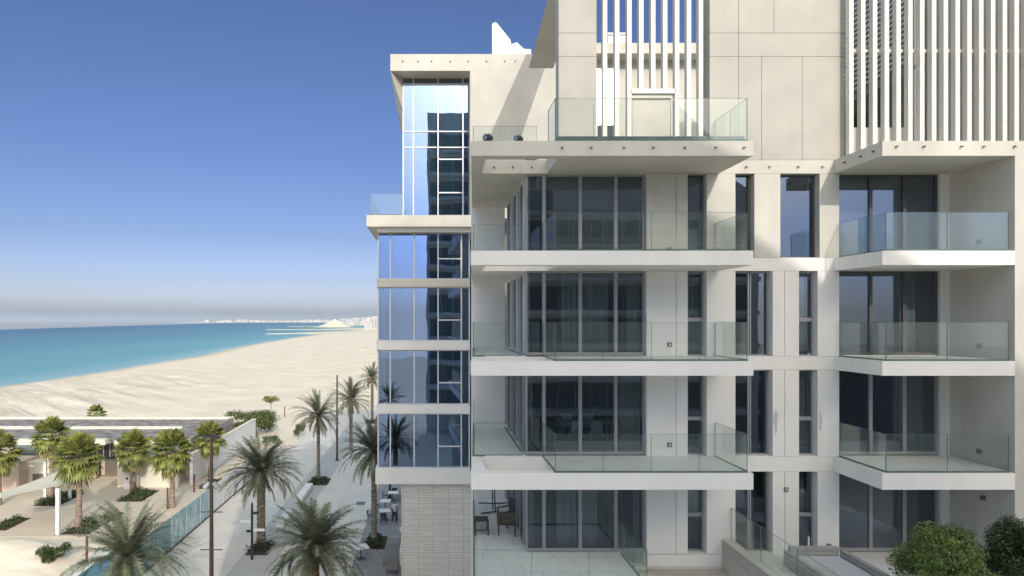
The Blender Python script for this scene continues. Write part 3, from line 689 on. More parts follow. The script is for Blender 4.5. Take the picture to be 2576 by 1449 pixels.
# roof top pieces
Yr = 36
rf = MB(); rf.prism([(X_(1238, Yr), Yr, zt+.003), (X_(1238, Yr), Yr, Z_(60, Yr)), (X_(1245, Yr), Yr, Z_(56, Yr)), (X_(1250, Yr), Yr, Z_(58, Yr)), (X_(1284, Yr), Yr, Z_(100, Yr)), (X_(1284, Yr), Yr, zt+.003)], (.12, .5, 0)); rf.build('roof_fin', conc_w, wing)
MB().prism([(X_(1284, 37), 37, zt+.003), (X_(1284, 37), 37, Z_(112, 37)), (X_(1300, 37), 37, Z_(106, 37)), (X_(1318, 37), 37, Z_(123, 37)), (X_(1336, 37), 37, Z_(124, 37)), (X_(1336, 37), 37, zt+.003)], (0, 2, 0)).build('roof_upstand', conc_w, wing)
for px in [1013, 1052, 1086, 1133, 1178, 1224, 1270, 1296]:
    if px > 980: MB().tube([(wx(px, 35), 34.94, Z_(154.5, 35)), (wx(px, 35), 35.02, Z_(154.5, 35))], .04, 8).build('edge_lamp', alu_d, wing)
# cornice over the part seen through the fins
MB().box(7.3, 16.5, 34.0, 35, Z_(138, 34.2), Z_(112, 34.2)).build('roof_slab', conc, wing)
MB().box(9.9, 10.9, 36, 38, zt, Z_(82, 36)).box(9.85, 10.95, 35.9, 36.2, Z_(88, 36), Z_(84, 36)).build('roof_house', conc_w, wing)
# window seen behind the fins
f = frame_rect(wx(1500, 34.9), wx(1548, 34.9), 34.9, 35.0, 21.7, Z_(172, 34.9), .06).build('window', alu_w, wing)
MB().box(wx(1502, 34.9), wx(1546, 34.9), 34.93, 34.95, 21.8, Z_(175, 34.9)).build('pane', glassmat('bright_pane', (0.3, 0.3, 0.3), (1, 1, 1), 0.75, 0.2), f)
# top glass (two storeys)
def glaz(xs, zs, y, parent, extra=()):
    """curtain wall: mullions at xs, transoms at zs, one pane per cell"""
    fr_ = MB()
    for x in xs: fr_.box(x-.035, x+.035, y-.05, y+.06, zs[0], zs[-1])
    for z_ in zs:
        for a, b in zip(xs, xs[1:]): fr_.box(a+.035, b-.035, y-.045, y+.055, z_-.03, z_+.03)
    for (a, b, z_) in extra: fr_.box(a+.035, b-.035, y-.047, y+.057, z_-.035, z_+.035)
    f = fr_.build('window_frame', alu_w, parent)
    for a, b in zip(xs, xs[1:]):
        cuts = sorted(set(list(zs)+[e[2] for e in extra if abs(e[0]-a) < .01]))
        for c, d in zip(cuts, cuts[1:]): MB().box(a+.036, b-.036, y, y+.02, c+.036, d-.036).build('pane', wing_g, f)
    return f
Yg = 36.1
gx = [wx(p_, Yg) for p_ in (1014.5, 1040, 1102, 1164.5, 1181.5)]
gz = [21.62, Z_(371, Yg), Z_(331, Yg), Z_(212, Yg)]
f = glaz(gx, gz, Yg, wing, extra=[(gx[2], gx[3], Z_(401, Yg)), (gx[2], gx[3], Z_(485, Yg))])
MB().box(gx[0], gx[-1], Yg+.02, Yg+.12, Z_(211, Yg)+.03, zb_).build('louvre_band', alu_d, wing)
mb = MB()
for x in gx[1:4]: mb.box(x-.03, x+.03, Yg-.04, Yg+.02, Z_(211, Yg)+.03, zb_-.01)
mb.build('mullion', alu_w, wing)
curtain(gx[0]+.3, gx[1]-.05, Yg+.4, 21.7, 28.6, 'curtain', curt_w, wing, 1, .07)
curtain(gx[1]+.1, gx[2]-.1, Yg+.4, 21.7, 28.6, 'curtain', curt_w, wing, 2, .07)
curtain(gx[2]+.1, gx[3]-.1, Yg+.4, 21.7, 28.6, 'curtain', curt_w, wing, 3, .07)
MB().box(gx[0]-.06, gx[0]+.0, Yg+.07, 45, 21.6, zb_).build('wall', alu_w, wing)
MB().box(2.02, 2.10, Yg-1.08, Yg+.3, 21.6, zb_-.005).build('wall', conc, wing)
# projecting floor at 21.5
MB().box(X_(922, 33.5), 2.6, 33.5, 46, Z_(570, 33.5), 21.53).build('balcony_slab', conc, wing)
MB().box(X_(922, 33.5)+.5, 2.6, 33.9, 46, Z_(570, 33.5)-.2, Z_(570, 33.5)-.004).build('soffit', conc_w, wing)
railing('balcony_railing', [(wx(1012, 33.6), 33.62), (-3.33, 33.62), (-3.33, 40)], 21.535, 1.14, wing)
# lower storeys
slabs = [(703, 722), (858, 880), (1018, 1040)]
levels = [Z_(570, 33.5)-.2]+[None]
zs_top = [Z_(574, YW)]+[Z_(b, YW) for a, b in slabs]
zs_bot = [Z_(a, YW) for a, b in slabs]+[Z_(1178, YW)]
for (a, b), x0 in zip(slabs, (948, 947, 946.5)):
    MB().box(wx(x0), 1.99, YW-.12, 46, Z_(b, YW), Z_(a, YW)).build('floor_slab', conc if a == 703 else conc_w, wing, bevel=.01)  # upper slab edge in the sunlit tone, lower edges in the shade tone
MB().box(wx(945), 2.0, YW-.22, 46, Z_(1218, YW-.2), Z_(1178, YW-.2)).build('floor_slab', conc_w, wing, bevel=.01)
for k, (zt_, zb2) in enumerate(zip(zs_top, zs_bot)):
    xs = [wx(p_, YW+.1) for p_ in ((951.5, 982, 1042, 1102, 1160.5, 1180.5))]
    tz = [Z_(p_, YW+.1) for p_ in (651, 805, 962.5, 1122.5)][k]
    f = glaz(xs, [zb2+.03, zt_-.03], YW+.1, wing, extra=[(xs[3], xs[4], tz)])
    MB().box(xs[0]-.05, xs[0]-.036, YW+.16, 45, zb2, zt_).build('wall', alu_w, wing)
    cmat = curt_w if k == 0 else curt_m
    curtain(xs[3]+.1, xs[-1]-.05, YW+.5, zb2+.02, zt_-.1, 'curtain', cmat if k else curt_m, wing, 10+k, .06)
    if k < 2: curtain(xs[1]+.2, xs[2]-.2, YW+.5, zb2+.02, zt_-.1, 'curtain', cmat, wing, 20+k, .06)
    if k == 1 or k == 3: curtain(xs[2]+.1, xs[3]-.2, YW+.5, zb2+.02, zt_-.1, 'curtain', curt_m, wing, 30+k, .06)
    o = MB(); x0_, x1_ = xs[0], 2.2
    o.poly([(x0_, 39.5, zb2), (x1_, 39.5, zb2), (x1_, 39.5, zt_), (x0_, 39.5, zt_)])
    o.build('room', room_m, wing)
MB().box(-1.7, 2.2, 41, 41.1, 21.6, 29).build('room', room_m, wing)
# stone clad ground floor
stone = mat('placeholder_stone', (0.5, 0.48, 0.44)) 
def riven():
    m_ = bpy.data.materials.new('split_face_stone'); m_.use_nodes = True; n = m_.node_tree; p = n.nodes['Principled BSDF']; p.inputs['Roughness'].default_value = .85
    t = n.nodes.new('ShaderNodeTexCoord'); sp_ = n.nodes.new('ShaderNodeSeparateXYZ'); mp = n.nodes.new('ShaderNodeCombineXYZ'); n.links.new(t.outputs['Object'], sp_.inputs[0]); n.links.new(sp_.outputs[0], mp.inputs[0]); n.links.new(sp_.outputs[2], mp.inputs[1])
    def br(w_, h_, a, b):
        k = n.nodes.new('ShaderNodeTexBrick'); k.offset = 0.0; k.inputs['Scale'].default_value = 1; k.inputs['Brick Width'].default_value = w_; k.inputs['Row Height'].default_value = h_; k.inputs['Mortar Size'].default_value = .011
        k.inputs['Color1'].default_value = a+(1,); k.inputs['Color2'].default_value = b+(1,); k.inputs['Mortar'].default_value = (.40, .38, .345, 1); n.links.new(mp.outputs[0], k.inputs['Vector']); return k
    b1 = br(.82, .30, (.60, .575, .53), (.67, .645, .595)); b2 = br(.82, .15, (.62, .595, .55), (.69, .665, .615))
    nz = n.nodes.new('ShaderNodeTexNoise'); nz.inputs['Scale'].default_value = .9; n.links.new(t.outputs['Object'], nz.inputs['Vector'])
    gt = n.nodes.new('ShaderNodeMath'); gt.operation = 'GREATER_THAN'; gt.inputs[1].default_value = .5; n.links.new(nz.outputs['Fac'], gt.inputs[0])
    mxn = n.nodes.new('ShaderNodeMix'); mxn.data_type = 'RGBA'; n.links.new(gt.outputs[0], mxn.inputs[0]); n.links.new(b1.outputs['Color'], mxn.inputs[6]); n.links.new(b2.outputs['Color'], mxn.inputs[7])
    n.links.new(mxn.outputs[2], p.inputs['Base Color']); return m_
stone_m = riven()
MB().box(X_(1010, YW+.1), 2.1, YW+.1, 46, 0, Z_(1218, YW-.2)-.004).build('stone_wall', stone_m, wing)


# ================================================================== THE BUILDING OPPOSITE (behind the camera: shades and is mirrored)
opp = thing('opposite_apartment_building', 'tall pale apartment block behind the photographer that shades the promenade', 'building', (12, -28, 0))
oc = mat('opposite_concrete', (0.72, 0.70, 0.65), 0.8, 0.05, .5)
MB().prism([(-0.9, -22, 0), (12.9, -22, 0), (12.9, -36, 0), (2.4, -36, 0)], (0, 0, 46.6)).build('wall', oc, opp)
MB().prism([(12.9, -22, 0), (34, -22, 0), (34, -22, 29), (27.5, -22, 33.0), (23.2, -22, 37.2), (20, -22, 39.3), (17.4, -22, 40.6), (15.4, -22, 41.7), (12.9, -22, 41.9)][::-1], (0, -18, 0)).build('wall', oc, opp)
MB().box(34.02, 84, -60, -22, 0, 12).build('added_dark_block', mat('dark_block_grey', (0.16, 0.155, 0.16), .6, .4, .25), opp)  # unseen low block added to darken what the lower right windows mirror
owin = mat('opposite_glass', (0.17, 0.20, 0.19), 0.25)
for k in range(13):
    z0 = 3+k*3.4
    m = MB(); x1 = 12.5 if z0+3 > 29 else 33
    if z0 + 3 < 46.5:
        m.box(-0.6, x1, -22.0, -21.96, z0+.5, z0+3.0).build('window', owin, opp)
        MB().box(-0.8, x1+.3, -21.99, -20.2, z0-.05, z0+.4).build('balcony_slab', oc, opp)
        mm = MB()
        for i in range(int((x1+.6)/1.7)): mm.box(-.6+i*1.7, -.5+i*1.7, -21.95, -21.9, z0+.5, z0+3)
        mm.build('mullion', alu_w, opp)

# ================================================================== BEACH PAVILION
pav = thing('beach_pavilion', 'long low pavilion with gravel roof and white canopy edges behind the fan palms', 'building', (-35, 69, 0))
cream = mat('cream_wall', (0.74, 0.69, 0.58), 0.8, 0.05, .6)
beige = brickwall('beige_stone_course', (0.56, 0.43, 0.33), (0.60, 0.47, 0.36), (0.42, 0.33, 0.26), 1.2, 0.4, 'xz')
grav = mat('roof_gravel', (0.17, 0.16, 0.155), 0.95, 0.4, 1.2, bump=1.0, bscale=6, col2=(0.36, 0.34, 0.33), detail=12)
screen_m = mat('woven_stone_screen', (0.40, 0.36, 0.30), 0.9, 0.35, 2.5, bump=0.8, bscale=7)
MB().box(-62, -24.4, 63.2, 77, 3.75, 4.02).build('roof', grav, pav)
MB().box(-62, -24.1, 76.7, 77.1, 3.6, 4.3).box(-62, -27.6, 69.8, 70.15, 4.022, 4.3).build('parapet', cream, pav)
MB().box(-24.5, -24.1, 63.2, 76.7, 3.6, 4.22).build('parapet', mat('grey_flank_stone', (0.30, 0.28, 0.26), 0.9, 0.25, 3), pav)
MB().box(-62, -46.2, 62.7, 63.2, 3.7, 4.1).box(-45.9, -32.2, 62.4, 63.2, 3.75, 4.25).box(-31.4, -24.4, 62.6, 63.2, 3.7, 4.15).build('canopy_edge', cream, pav)
MB().box(-24.6, -24.2, 63.2, 76.7, 0, 3.6).build('wall', MATS['grey_flank_stone'], pav)
MB().box(-30.2, -24.4, 60.8, 61.2, 0, 3.0).box(-30.2, -29.9, 61.2, 66, 0, 3.2).build('wall', cream, pav)
MB().box(-34.2, -30.2, 65.5, 66, 0, 3.7).box(-40, -34.2, 64.5, 65, 0, 3.7).build('wall', beige, pav)
MB().box(-41.5, -38.2, 58.6, 61.5, 0, 2.9).build('wall', beige, pav)
MB().box(-38.2, -35.8, 60, 61.5, 0, 2.6).build('wall', cream, pav)
MB().box(-37.8, -36.3, 59.98, 60.0, 0.05, 1.5).build('door', mat('taupe_door', (0.16, 0.14, 0.12), .7), pav)
MB().box(-33.8, -31.4, 65.47, 65.5, 0.05, 2.4).build('door', MATS['taupe_door'], pav)
MB().box(-36.8, -30.9, 64.3, 64.5, 2.2, 3.6).build('window', mat('shaded_glass', (0.03, 0.03, 0.03), 0.15), pav)
mb = MB()
for i in range(9): mb.box(-36.6+i*.65, -36.5+i*.65, 64.2, 64.29, 2.2, 3.6)
mb.build('mullion', alu, pav)
MB().box(-62, -42, 63.5, 63.9, 0, 3.4).build('screen_wall', screen_m, pav)
for x in (-46, -43.4, -49, -24.9):
    MB().box(x-.1, x+.1, 62.7, 62.9, 0, 3.7).build('column', alu_w, pav)
# small fence piers beside the white wall
for i, x in enumerate((-28.9, -28.2)):
    o = MB().box(x-.25, x+.25, 60.0, 60.4, 0, 1.35).build('bin_cabinet', conc_w, None, bevel=.02)
    MB().box(x-.1, x+.1, 59.985, 59.999, .95, 1.15).build('slot', dark_m, o)
    tag(o, ['white waste cabinet with dark slot, left of the pair by the cream wall', 'white waste cabinet with dark slot, right of the pair beside the palm trunk'][i], 'bin', 'waste cabinets')
fl = thing('garden_wall', 'tall white garden wall running from the pavilion end towards the beach', 'wall', (-23.6, 73, 0))
MB().box(-23.75, -23.45, 62, 84, 0, 2.9).build('wall', conc_w, fl)
MB().box(-23.8, -23.4, 61.95, 84.05, 2.903, 3.0).build('coping', cream, fl)
# turquoise glass fence along the promenade
fen = thing('glass_fence', 'tall turquoise glass fence with white end panels along the promenade', 'fence', (-18.25, 52, 0))
marb = bpy.data.materials.new('marbled_glass'); marb.use_nodes = True; n = marb.node_tree; p = n.nodes['Principled BSDF']; p.inputs['Roughness'].default_value = .12
t = n.nodes.new('ShaderNodeTexCoord'); mp = n.nodes.new('ShaderNodeMapping'); mp.inputs['Scale'].default_value = (1, .8, .35); mp.inputs['Rotation'].default_value = (R(35), 0, 0)
nz = n.nodes.new('ShaderNodeTexNoise'); nz.inputs['Scale'].default_value = 2.2; nz.inputs['Detail'].default_value = 10; nz.inputs['Distortion'].default_value = 1.5; nz.inputs['Roughness'].default_value = .65
n.links.new(t.outputs['Object'], mp.inputs[0]); n.links.new(mp.outputs[0], nz.inputs['Vector'])
r = n.nodes.new('ShaderNodeValToRGB'); r.color_ramp.elements[0].position = .36; r.color_ramp.elements[0].color = (.13, .34, .40, 1); r.color_ramp.elements[1].position = .62; r.color_ramp.elements[1].color = (.50, .62, .64, 1)
n.links.new(nz.outputs['Fac'], r.inputs[0]); n.links.new(r.outputs[0], p.inputs['Base Color']); MATS['marbled_glass'] = marb
tealp = mat('turquoise_panel', (0.09, 0.30, 0.37), 0.12, 0.2, 1.0)
y = 36.0
for i in range(12):
    w = 2.75; m_ = tealp if y < 43.5 else (marb if y < 51 else conc_w)
    MB().box(-18.27, -18.23, y+.02, y+w-.02, .12, 2.25).build('panel', m_, fen)
    MB().box(-18.29, -18.21, y-.02, y+.02, 0, 2.25).build('post', alu_w, fen); y += w
MB().box(-18.31, -18.19, 36, y, 0, .11).build('base_rail', dark_m, fen)

# ---------------- shade sail, its masts
sail = thing('shade_sail', 'taut cream shade sail stretched low over the plaza', 'shade sail', (-36, 50, 0))
P4 = [Vector((X_(0, 45)-3, 45, 2.3)), Vector((X_(143, 47.6), 47.6, 3.30)), Vector((X_(190, 49), 50.2, 3.15)), Vector((X_(160, 58), 60, 4.3)), Vector((X_(-60, 58), 55, 3.4))]
g = MB(); NN = 14
C0, C1, C2_, C3 = Vector((X_(-14, 46.3), 46.3, 2.95)), Vector((X_(190, 50), 50, 3.2)), Vector((X_(156, 56.5), 56.5, 2.75)), Vector((X_(-16, 47.2), 47.2, 3.0))
for i in range(NN+1):
    for j in range(NN+1):
        u, v = i/NN, j/NN
        p_ = C0.lerp(C1, u).lerp(C3.lerp(C2_, u), v)
        sag = 4*u*(1-u)*4*v*(1-v)*.35; edge = (4*u*(1-u))*(1-4*v*(1-v))*.35+(4*v*(1-v))*(1-4*u*(1-u))*.25
        cen = (C0+C1+C2_+C3)/4; p_ = p_.lerp(Vector((cen.x, cen.y, p_.z)), edge*.35); p_.z -= sag*.7
        g.v.append(tuple(p_))
for i in range(NN):
    for j in range(NN): k = i*(NN+1)+j; g.f.append((k, k+NN+1, k+NN+2, k+1))
o = g.build('sail_cloth', mat('sail_cloth', (0.62, 0.59, 0.50), .8, .04, 1), sail, smooth=True)
md = o.modifiers.new('thickness', 'SOLIDIFY'); md.thickness = .02
mast_m = mat('white_mast', (0.80, 0.79, 0.76), .4, .03, 2)
for i, (px, py, h, lab) in enumerate([(146, 1345, 3.45, 'thick white sail mast standing nearest the camera'), (176, 1255, 1.7, 'short white mast right of the planter with the hidden palm'), (114, 1250, 3.3, 'white sail mast behind the sail at the left planter'), (14, 1240, 1.9, 'short grey bollard mast at the far left of the plaza')]):
    Y = GY(py); x = X_(px, Y); o = thing('sail_mast', lab, 'mast', (x, Y, 0), 'masts of the shade sail')
    w = .11 if i else .13
    MB().box(x-w, x+w, Y-w, Y+w, .01, h).build('mast', mast_m, o, bevel=.02)
    MB().box(x-w*1.8, x+w*1.8, Y-w*1.8, Y+w*1.8, 0.0, .02).build('foot_plate', alu, o)
    MB().tube([(x, Y, h), (x, Y, h+.08)], .05, 8).build('eye_bolt', alu, o)

# ================================================================== PLANTS
trunk_m = mat('palm_trunk', (0.17, 0.14, 0.11), .95, .45, 3, bump=1.0, bscale=9, col2=(0.33, 0.28, 0.22), stretch=(1, 1, 3))
fantr_m = mat('fan_palm_trunk', (0.24, 0.18, 0.14), .95, .3, 2, bump=.8, bscale=8, col2=(0.42, 0.33, 0.26), stretch=(1, 1, 4))
date_m = mat('date_frond', (0.105, 0.130, 0.075), .6, .35, 1.2, col2=(0.235, 0.25, 0.155), island=.35)
datet_m = mat('dry_date_frond', (0.15, 0.15, 0.09), .6, .3, 1.0, col2=(0.26, 0.25, 0.155), island=.3)
fan_m = mat('fan_leaf', (0.11, 0.14, 0.028), .55, .35, 1.5, col2=(0.27, 0.29, 0.07), island=.35)
dry_m = mat('dry_leaf', (0.23, 0.20, 0.08), .8, .3, 3, island=.3)
dryd_m = mat('dead_date_frond', (0.16, 0.12, 0.075), .8, .3, 3, island=.3)
def frond(g, base, az, e0, L, droop, r, n_=24, ll=.42, lw=.06, curl=1.0):
    p_ = Vector(base); seg = L/n_; el = e0; h = Vector((math.cos(az), math.sin(az), 0)); side = Vector((-math.sin(az), math.cos(az), 0))
    pts = [p_.copy()]; dirs = []
    tw = r.uniform(-.25, .25)
    for i in range(n_):
        d = h*math.cos(el)+Vector((0, 0, 1))*math.sin(el); dirs.append(d); p_ = p_+d*seg+side*tw*seg*.3*i/n_; pts.append(p_.copy()); el -= droop/n_*(0.4+1.2*i/n_)
    for i in range(n_):
        a, b = pts[i], pts[i+1]; w = .035*(1-i/n_)+.008; k = len(g.v); up = side.cross(dirs[i])
        g.v += [tuple(a+side*w), tuple(a-side*w), tuple(b-side*w*.9), tuple(b+side*w*.9), tuple((a+b)/2-up*w)]
        g.f += [(k, k+1, k+2, k+3)]
        if i < 2: continue
        t_ = i/n_; l_ = ll*(math.sin(math.pi*min(1, .12+t_*.92))**.6)*r.uniform(.8, 1.15)
        for q in range(2):
            o_ = a.lerp(b, q*.5+.1)
            for sgn in (1, -1):
                ld = (dirs[i]*.75+side*sgn*(.8)+up*-.0+Vector((0, 0, r.uniform(-.35, .30)*curl))).normalized()
                tip = o_+ld*l_+Vector((0, 0, -.05*l_*curl)); k = len(g.v); wv = dirs[i]*lw
                g.v += [tuple(o_-wv*.5), tuple(o_+wv*.5), tuple(tip)]; g.f.append((k, k+1, k+2))
def date_palm(name, loc, th, L, nf, label, seed, m_=None, lean=0, ll=.42, tilt=0.0, az_bias=None, erad=.21):
    r = random.Random(seed); root = thing('date_palm', label, 'palm', loc, 'date palms along the promenade')
    x, y_, z_ = loc; pts = []; rad = []
    n_ = int(th/.16)
    for i in range(n_+1):
        t_ = i/n_; pts.append((x+lean*t_*t_, y_, z_+th*t_)); rad.append((erad*(1.25-.25*min(1, t_*5)))*(1+(.10 if i % 2 else -.05)))
    MB().tube(pts, rad, 12).build('trunk', trunk_m, root)
    top = Vector((x+lean, y_, z_+th))
    bt = MB()
    for i in range(46):                                      # cut frond stubs round the head
        a = r.random()*6.28; hh = r.uniform(-1.0, .1); d = Vector((math.cos(a), math.sin(a), 0))
        b_ = top+Vector((0, 0, hh))+d*erad*.9; bt.tube([b_, b_+d*.12+Vector((0, 0, .2))], [.05, .02], 4)
    bt.build('frond_stub', trunk_m, root)
    g = MB()
    nf = int(nf*1.5)
    for i in range(nf):
        t_ = i/nf; az = i*2.39996+r.uniform(-.5, .5); e0 = lerp(1.45, -.25, t_**.85)+r.uniform(-.26, .26)
        frond(g, tuple(top+Vector((math.cos(az)*.1, math.sin(az)*.1, .1*(1-t_)))), az, e0, L*r.uniform(.85, 1.08)*(1-.1*(1-t_)), lerp(.75, 1.6, t_)+r.uniform(-.15, .2), r, ll=ll)
    g.build('crown', m_ or date_m, root)
    g = MB()
    for i in range(9):                                       # brown hanging fronds under the crown
        frond(g, tuple(top-Vector((0, 0, .15))), r.random()*6.28, r.uniform(-.9, -.5), L*r.uniform(.5, .75), r.uniform(.5, .9), r, ll=ll*.7)
    g.build('dead_frond', dryd_m, root)
    return root
def at_(px, py): Y = GY(py); return (X_(px, Y), Y, 0.0)
date_palm('d', at_(657, 1370), 5.2, 3.5, 66, 'date palm with rough scaled trunk behind the signpost', 11, erad=.29, ll=.5)
date_palm('d', at_(801, 1207), 6.4, 3.3, 46, 'slim tall date palm in the square planter beyond the long bench', 12, erad=.17)
date_palm('d', (-6.0, 32.3, 0), 4.4, 3.1, 62, 'large date palm crown at the bottom centre, trunk below the photo edge', 13, ll=.5)
date_palm('d', (-15.9, 33.0, 0), 3.6, 3.7, 64, 'bushy date palm at the bottom left in front of the turquoise pool', 14, ll=.5)
date_palm('d', (-4.25, 45.6, 0), 6.6, 3.0, 56, 'date palm hugging the glass wing beside the cafe tables', 15, erad=.2)
date_palm('d', (-10.1, 78, 0), 6.2, 3.5, 44, 'sunlit olive coloured date palm beyond the second lamp post', 16, m_=datet_m, ll=.5)
date_palm('d', (-9.75, 101.6, 0), 6.8, 3.0, 40, 'farthest date palm, half hidden by the glass wing', 17)

date_palm('d', (-6.0, -18, 0), 5.0, 3.0, 30, 'date palm behind the photographer, mirrored in the third row of wing windows', 18)
date_palm('d', (-3.6, 9, 0), 4.6, 3.0, 30, 'date palm just below the photographer, mirrored in the lowest wing windows', 19)

def r_var(sd): return random.Random(sd*7).uniform(.98, 1.14)
def fan_palm(loc, th, rr, label, seed, nl=46):
    rr *= r_var(seed); nl = int(nl*.92)
    r = random.Random(seed); root = thing('fan_palm', label, 'palm', loc, 'fan palms on the plaza'); x, y_, z_ = loc
    n_ = int(th/.14); pts = []; rad = []
    for i in range(n_+1):
        t_ = i/n_; pts.append((x+.06*math.sin(t_*3), y_, z_+th*t_)); rad.append((.19*(1.5-.55*min(1, t_*2.4))+(.05 if t_ > .55 else 0)*math.sin((t_-.55)*7))*(1+(.06 if i % 2 else -.04)))
    MB().tube(pts, rad, 12).build('trunk', fantr_m, root)
    top = Vector((x, y_, z_+th))
    def leaf(g, az, e0, pl, fr_, droop):
        d = Vector((math.cos(az)*math.cos(e0), math.sin(az)*math.cos(e0), math.sin(e0))); side = Vector((-math.sin(az), math.cos(az), 0)); c = top+d*pl; c.z -= droop*.15
        k = len(g.v); g.v += [tuple(top+side*.02), tuple(top-side*.02), tuple(c-side*.015), tuple(c+side*.015)]; g.f.append((k, k+1, k+2, k+3))
        up = side.cross(d) if side.cross(d).z > 0 else -side.cross(d)
        nb = 15
        for i in range(nb):
            a = lerp(-1.9, 1.9, (i+.5)/nb); bd = (d*math.cos(a)+side*math.sin(a)).normalized(); l_ = fr_*(1-.2*abs(a)/1.9)*r.uniform(.9, 1.08)
            mid = c+bd*l_*.55+up*.04; tip = c+bd*l_+Vector((0, 0, -(.18+droop*.35)*l_*r.uniform(.6, 1.3))); wv = (side*math.cos(a)-d*math.sin(a))*l_*.13
            k = len(g.v); g.v += [tuple(c), tuple(mid+wv), tuple(tip), tuple(mid-wv)]; g.f.append((k, k+1, k+2, k+3))
    g = MB(); g2 = MB()
    for i in range(nl):
        t_ = i/nl; az = i*2.39996+r.uniform(-.3, .3); e0 = lerp(1.4, -.85, t_)+r.uniform(-.15, .15)
        leaf(g, az, e0, rr*.52*r.uniform(.8, 1.1), rr*.52*r.uniform(.9, 1.1), max(0, t_-.3))
    for i in range(7):
        az = r.random()*6.28; leaf(g2, az, r.uniform(-1.3, -1.0), rr*.55, rr*.42, 1)
    g.build('crown', fan_m, root); g2.build('dead_leaf_skirt', dry_m, root)
    return root
fan_palm(at_(197, 1327), 5.4, 1.9, 'tall fan palm nearest the camera, right of the white sail mast', 31, 54)
fan_palm(at_(128, 1252), 5.6, 1.9, 'fan palm rising behind the sail at the left of the plaza', 32)
fan_palm(at_(334, 1237), 4.0, 1.8, 'fan palm in the round green bed in front of the cream wall', 33)
fan_palm(at_(432, 1277), 4.8, 1.9, 'fan palm standing alone right of the planted bed', 34, 52)
fan_palm((-22.8, 65, 0), 4.0, 1.9, 'fan palm behind the glass fence at the pavilion corner', 35)
fan_palm((-37.6, 55, 0), 4.6, 1.9, 'fan palm cut off by the left edge of the photo', 36)
fan_palm((X_(242, 84), 84, 0), 3.6, 1.5, 'small fan palm peeping over the pavilion roof on the beach', 37, 34)

def cloud(g, c, rad, n_, sz, r, shell=.55):
    for i in range(n_):
        v = Vector((r.gauss(0, 1), r.gauss(0, 1), r.gauss(0, 1))).normalized()*(shell+(1-shell)*r.random())
        p_ = Vector((c[0]+v.x*rad[0], c[1]+v.y*rad[1], c[2]+v.z*rad[2]))
        nrm = (v+Vector((r.uniform(-.7, .7), r.uniform(-.7, .7), r.uniform(-.4, .9)))).normalized()
        u = nrm.orthogonal().normalized(); a = r.random()*6.28; u = (Matrix.Rotation(a, 3, nrm) @ u); w = nrm.cross(u); s_ = sz*r.uniform(.6, 1.3)
        k = len(g.v); g.v += [tuple(p_-u*s_), tuple(p_+w*s_*.55), tuple(p_+u*s_), tuple(p_-w*s_*.55)]; g.f.append((k, k+1, k+2, k+3))
low_m = mat('bed_leaf', (0.030, 0.055, 0.014), .6, .4, 3, col2=(0.085, 0.12, 0.03), island=.4)
bed_d = mat('bed_leaf_dark', (0.020, 0.032, 0.012), .6, .4, 3, col2=(0.05, 0.07, 0.025), island=.4)
hedge_m = mat('hedge_leaf', (0.055, 0.085, 0.02), .6, .4, 2, col2=(0.14, 0.17, 0.05), island=.4)
soil_m = mat('soil', (0.05, 0.04, 0.03), .95, .3, 4)
def bed(x0, x1, y0, y1, h, n_, label, m_, seed, sz=.07, kerb=True):
    r = random.Random(seed); o = thing('planting_bed', label, 'planting bed', ((x0+x1)/2, (y0+y1)/2, 0), 'low green planting beds')
    MB().box(x0, x1, y0, y1, 0.006, .05).build('soil', soil_m, o)
    g = MB()
    for i in range(max(4, int((x1-x0)*(y1-y0)*3))):
        cx, cy = r.uniform(x0+.15, x1-.15), r.uniform(y0+.15, y1-.15); cloud(g, (cx, cy, h*.5), (.48, .48, h*r.uniform(.5, .85)), int(n_*2.2), sz*1.15, r, .3)
    g.build('foliage', m_, o)
def bed_at(px0, px1, py, dpt, h, label, m_, seed, n_=34):
    Y = GY(py); bed(X_(px0, Y), X_(px1, Y), Y, Y+dpt, h, n_, label, m_, seed)
bed_at(292, 356, 1262, 3.6, .45, 'rounded green bed at the foot of the middle fan palm', low_m, 1)
bed_at(84, 148, 1273, 4.0, .5, 'green bed partly under the sail at the left palm', low_m, 2)
bed_at(152, 222, 1345, 3.2, .5, 'green bed at the foot of the nearest fan palm', low_m, 3)
bed_at(222, 262, 1322, 3.2, .6, 'green bed behind the bushy bottom left palm', low_m, 33)
bed_at(-30, 14, 1335, 3.0, .4, 'green bed cut by the left photo edge', low_m, 4)
bed_at(617, 672, 1397, 2.2, .45, 'square planter bed under the scaled date palm by the signpost', bed_d, 5)
bed_at(776, 822, 1221, 2.6, .35, 'square planter bed under the slim date palm past the benches', bed_d, 6)
bed_at(917, 968, 1382, 2.6, .5, 'square planter bed under the date palm beside the cafe', bed_d, 7)
bed_at(918, 945, 1066, 2.8, .4, 'planter bed under the farthest date palm', bed_d, 8, 14)
bed_at(500, 560, 1230, 3.5, .3, 'green bed behind the glass fence at the pavilion corner', low_m, 9)
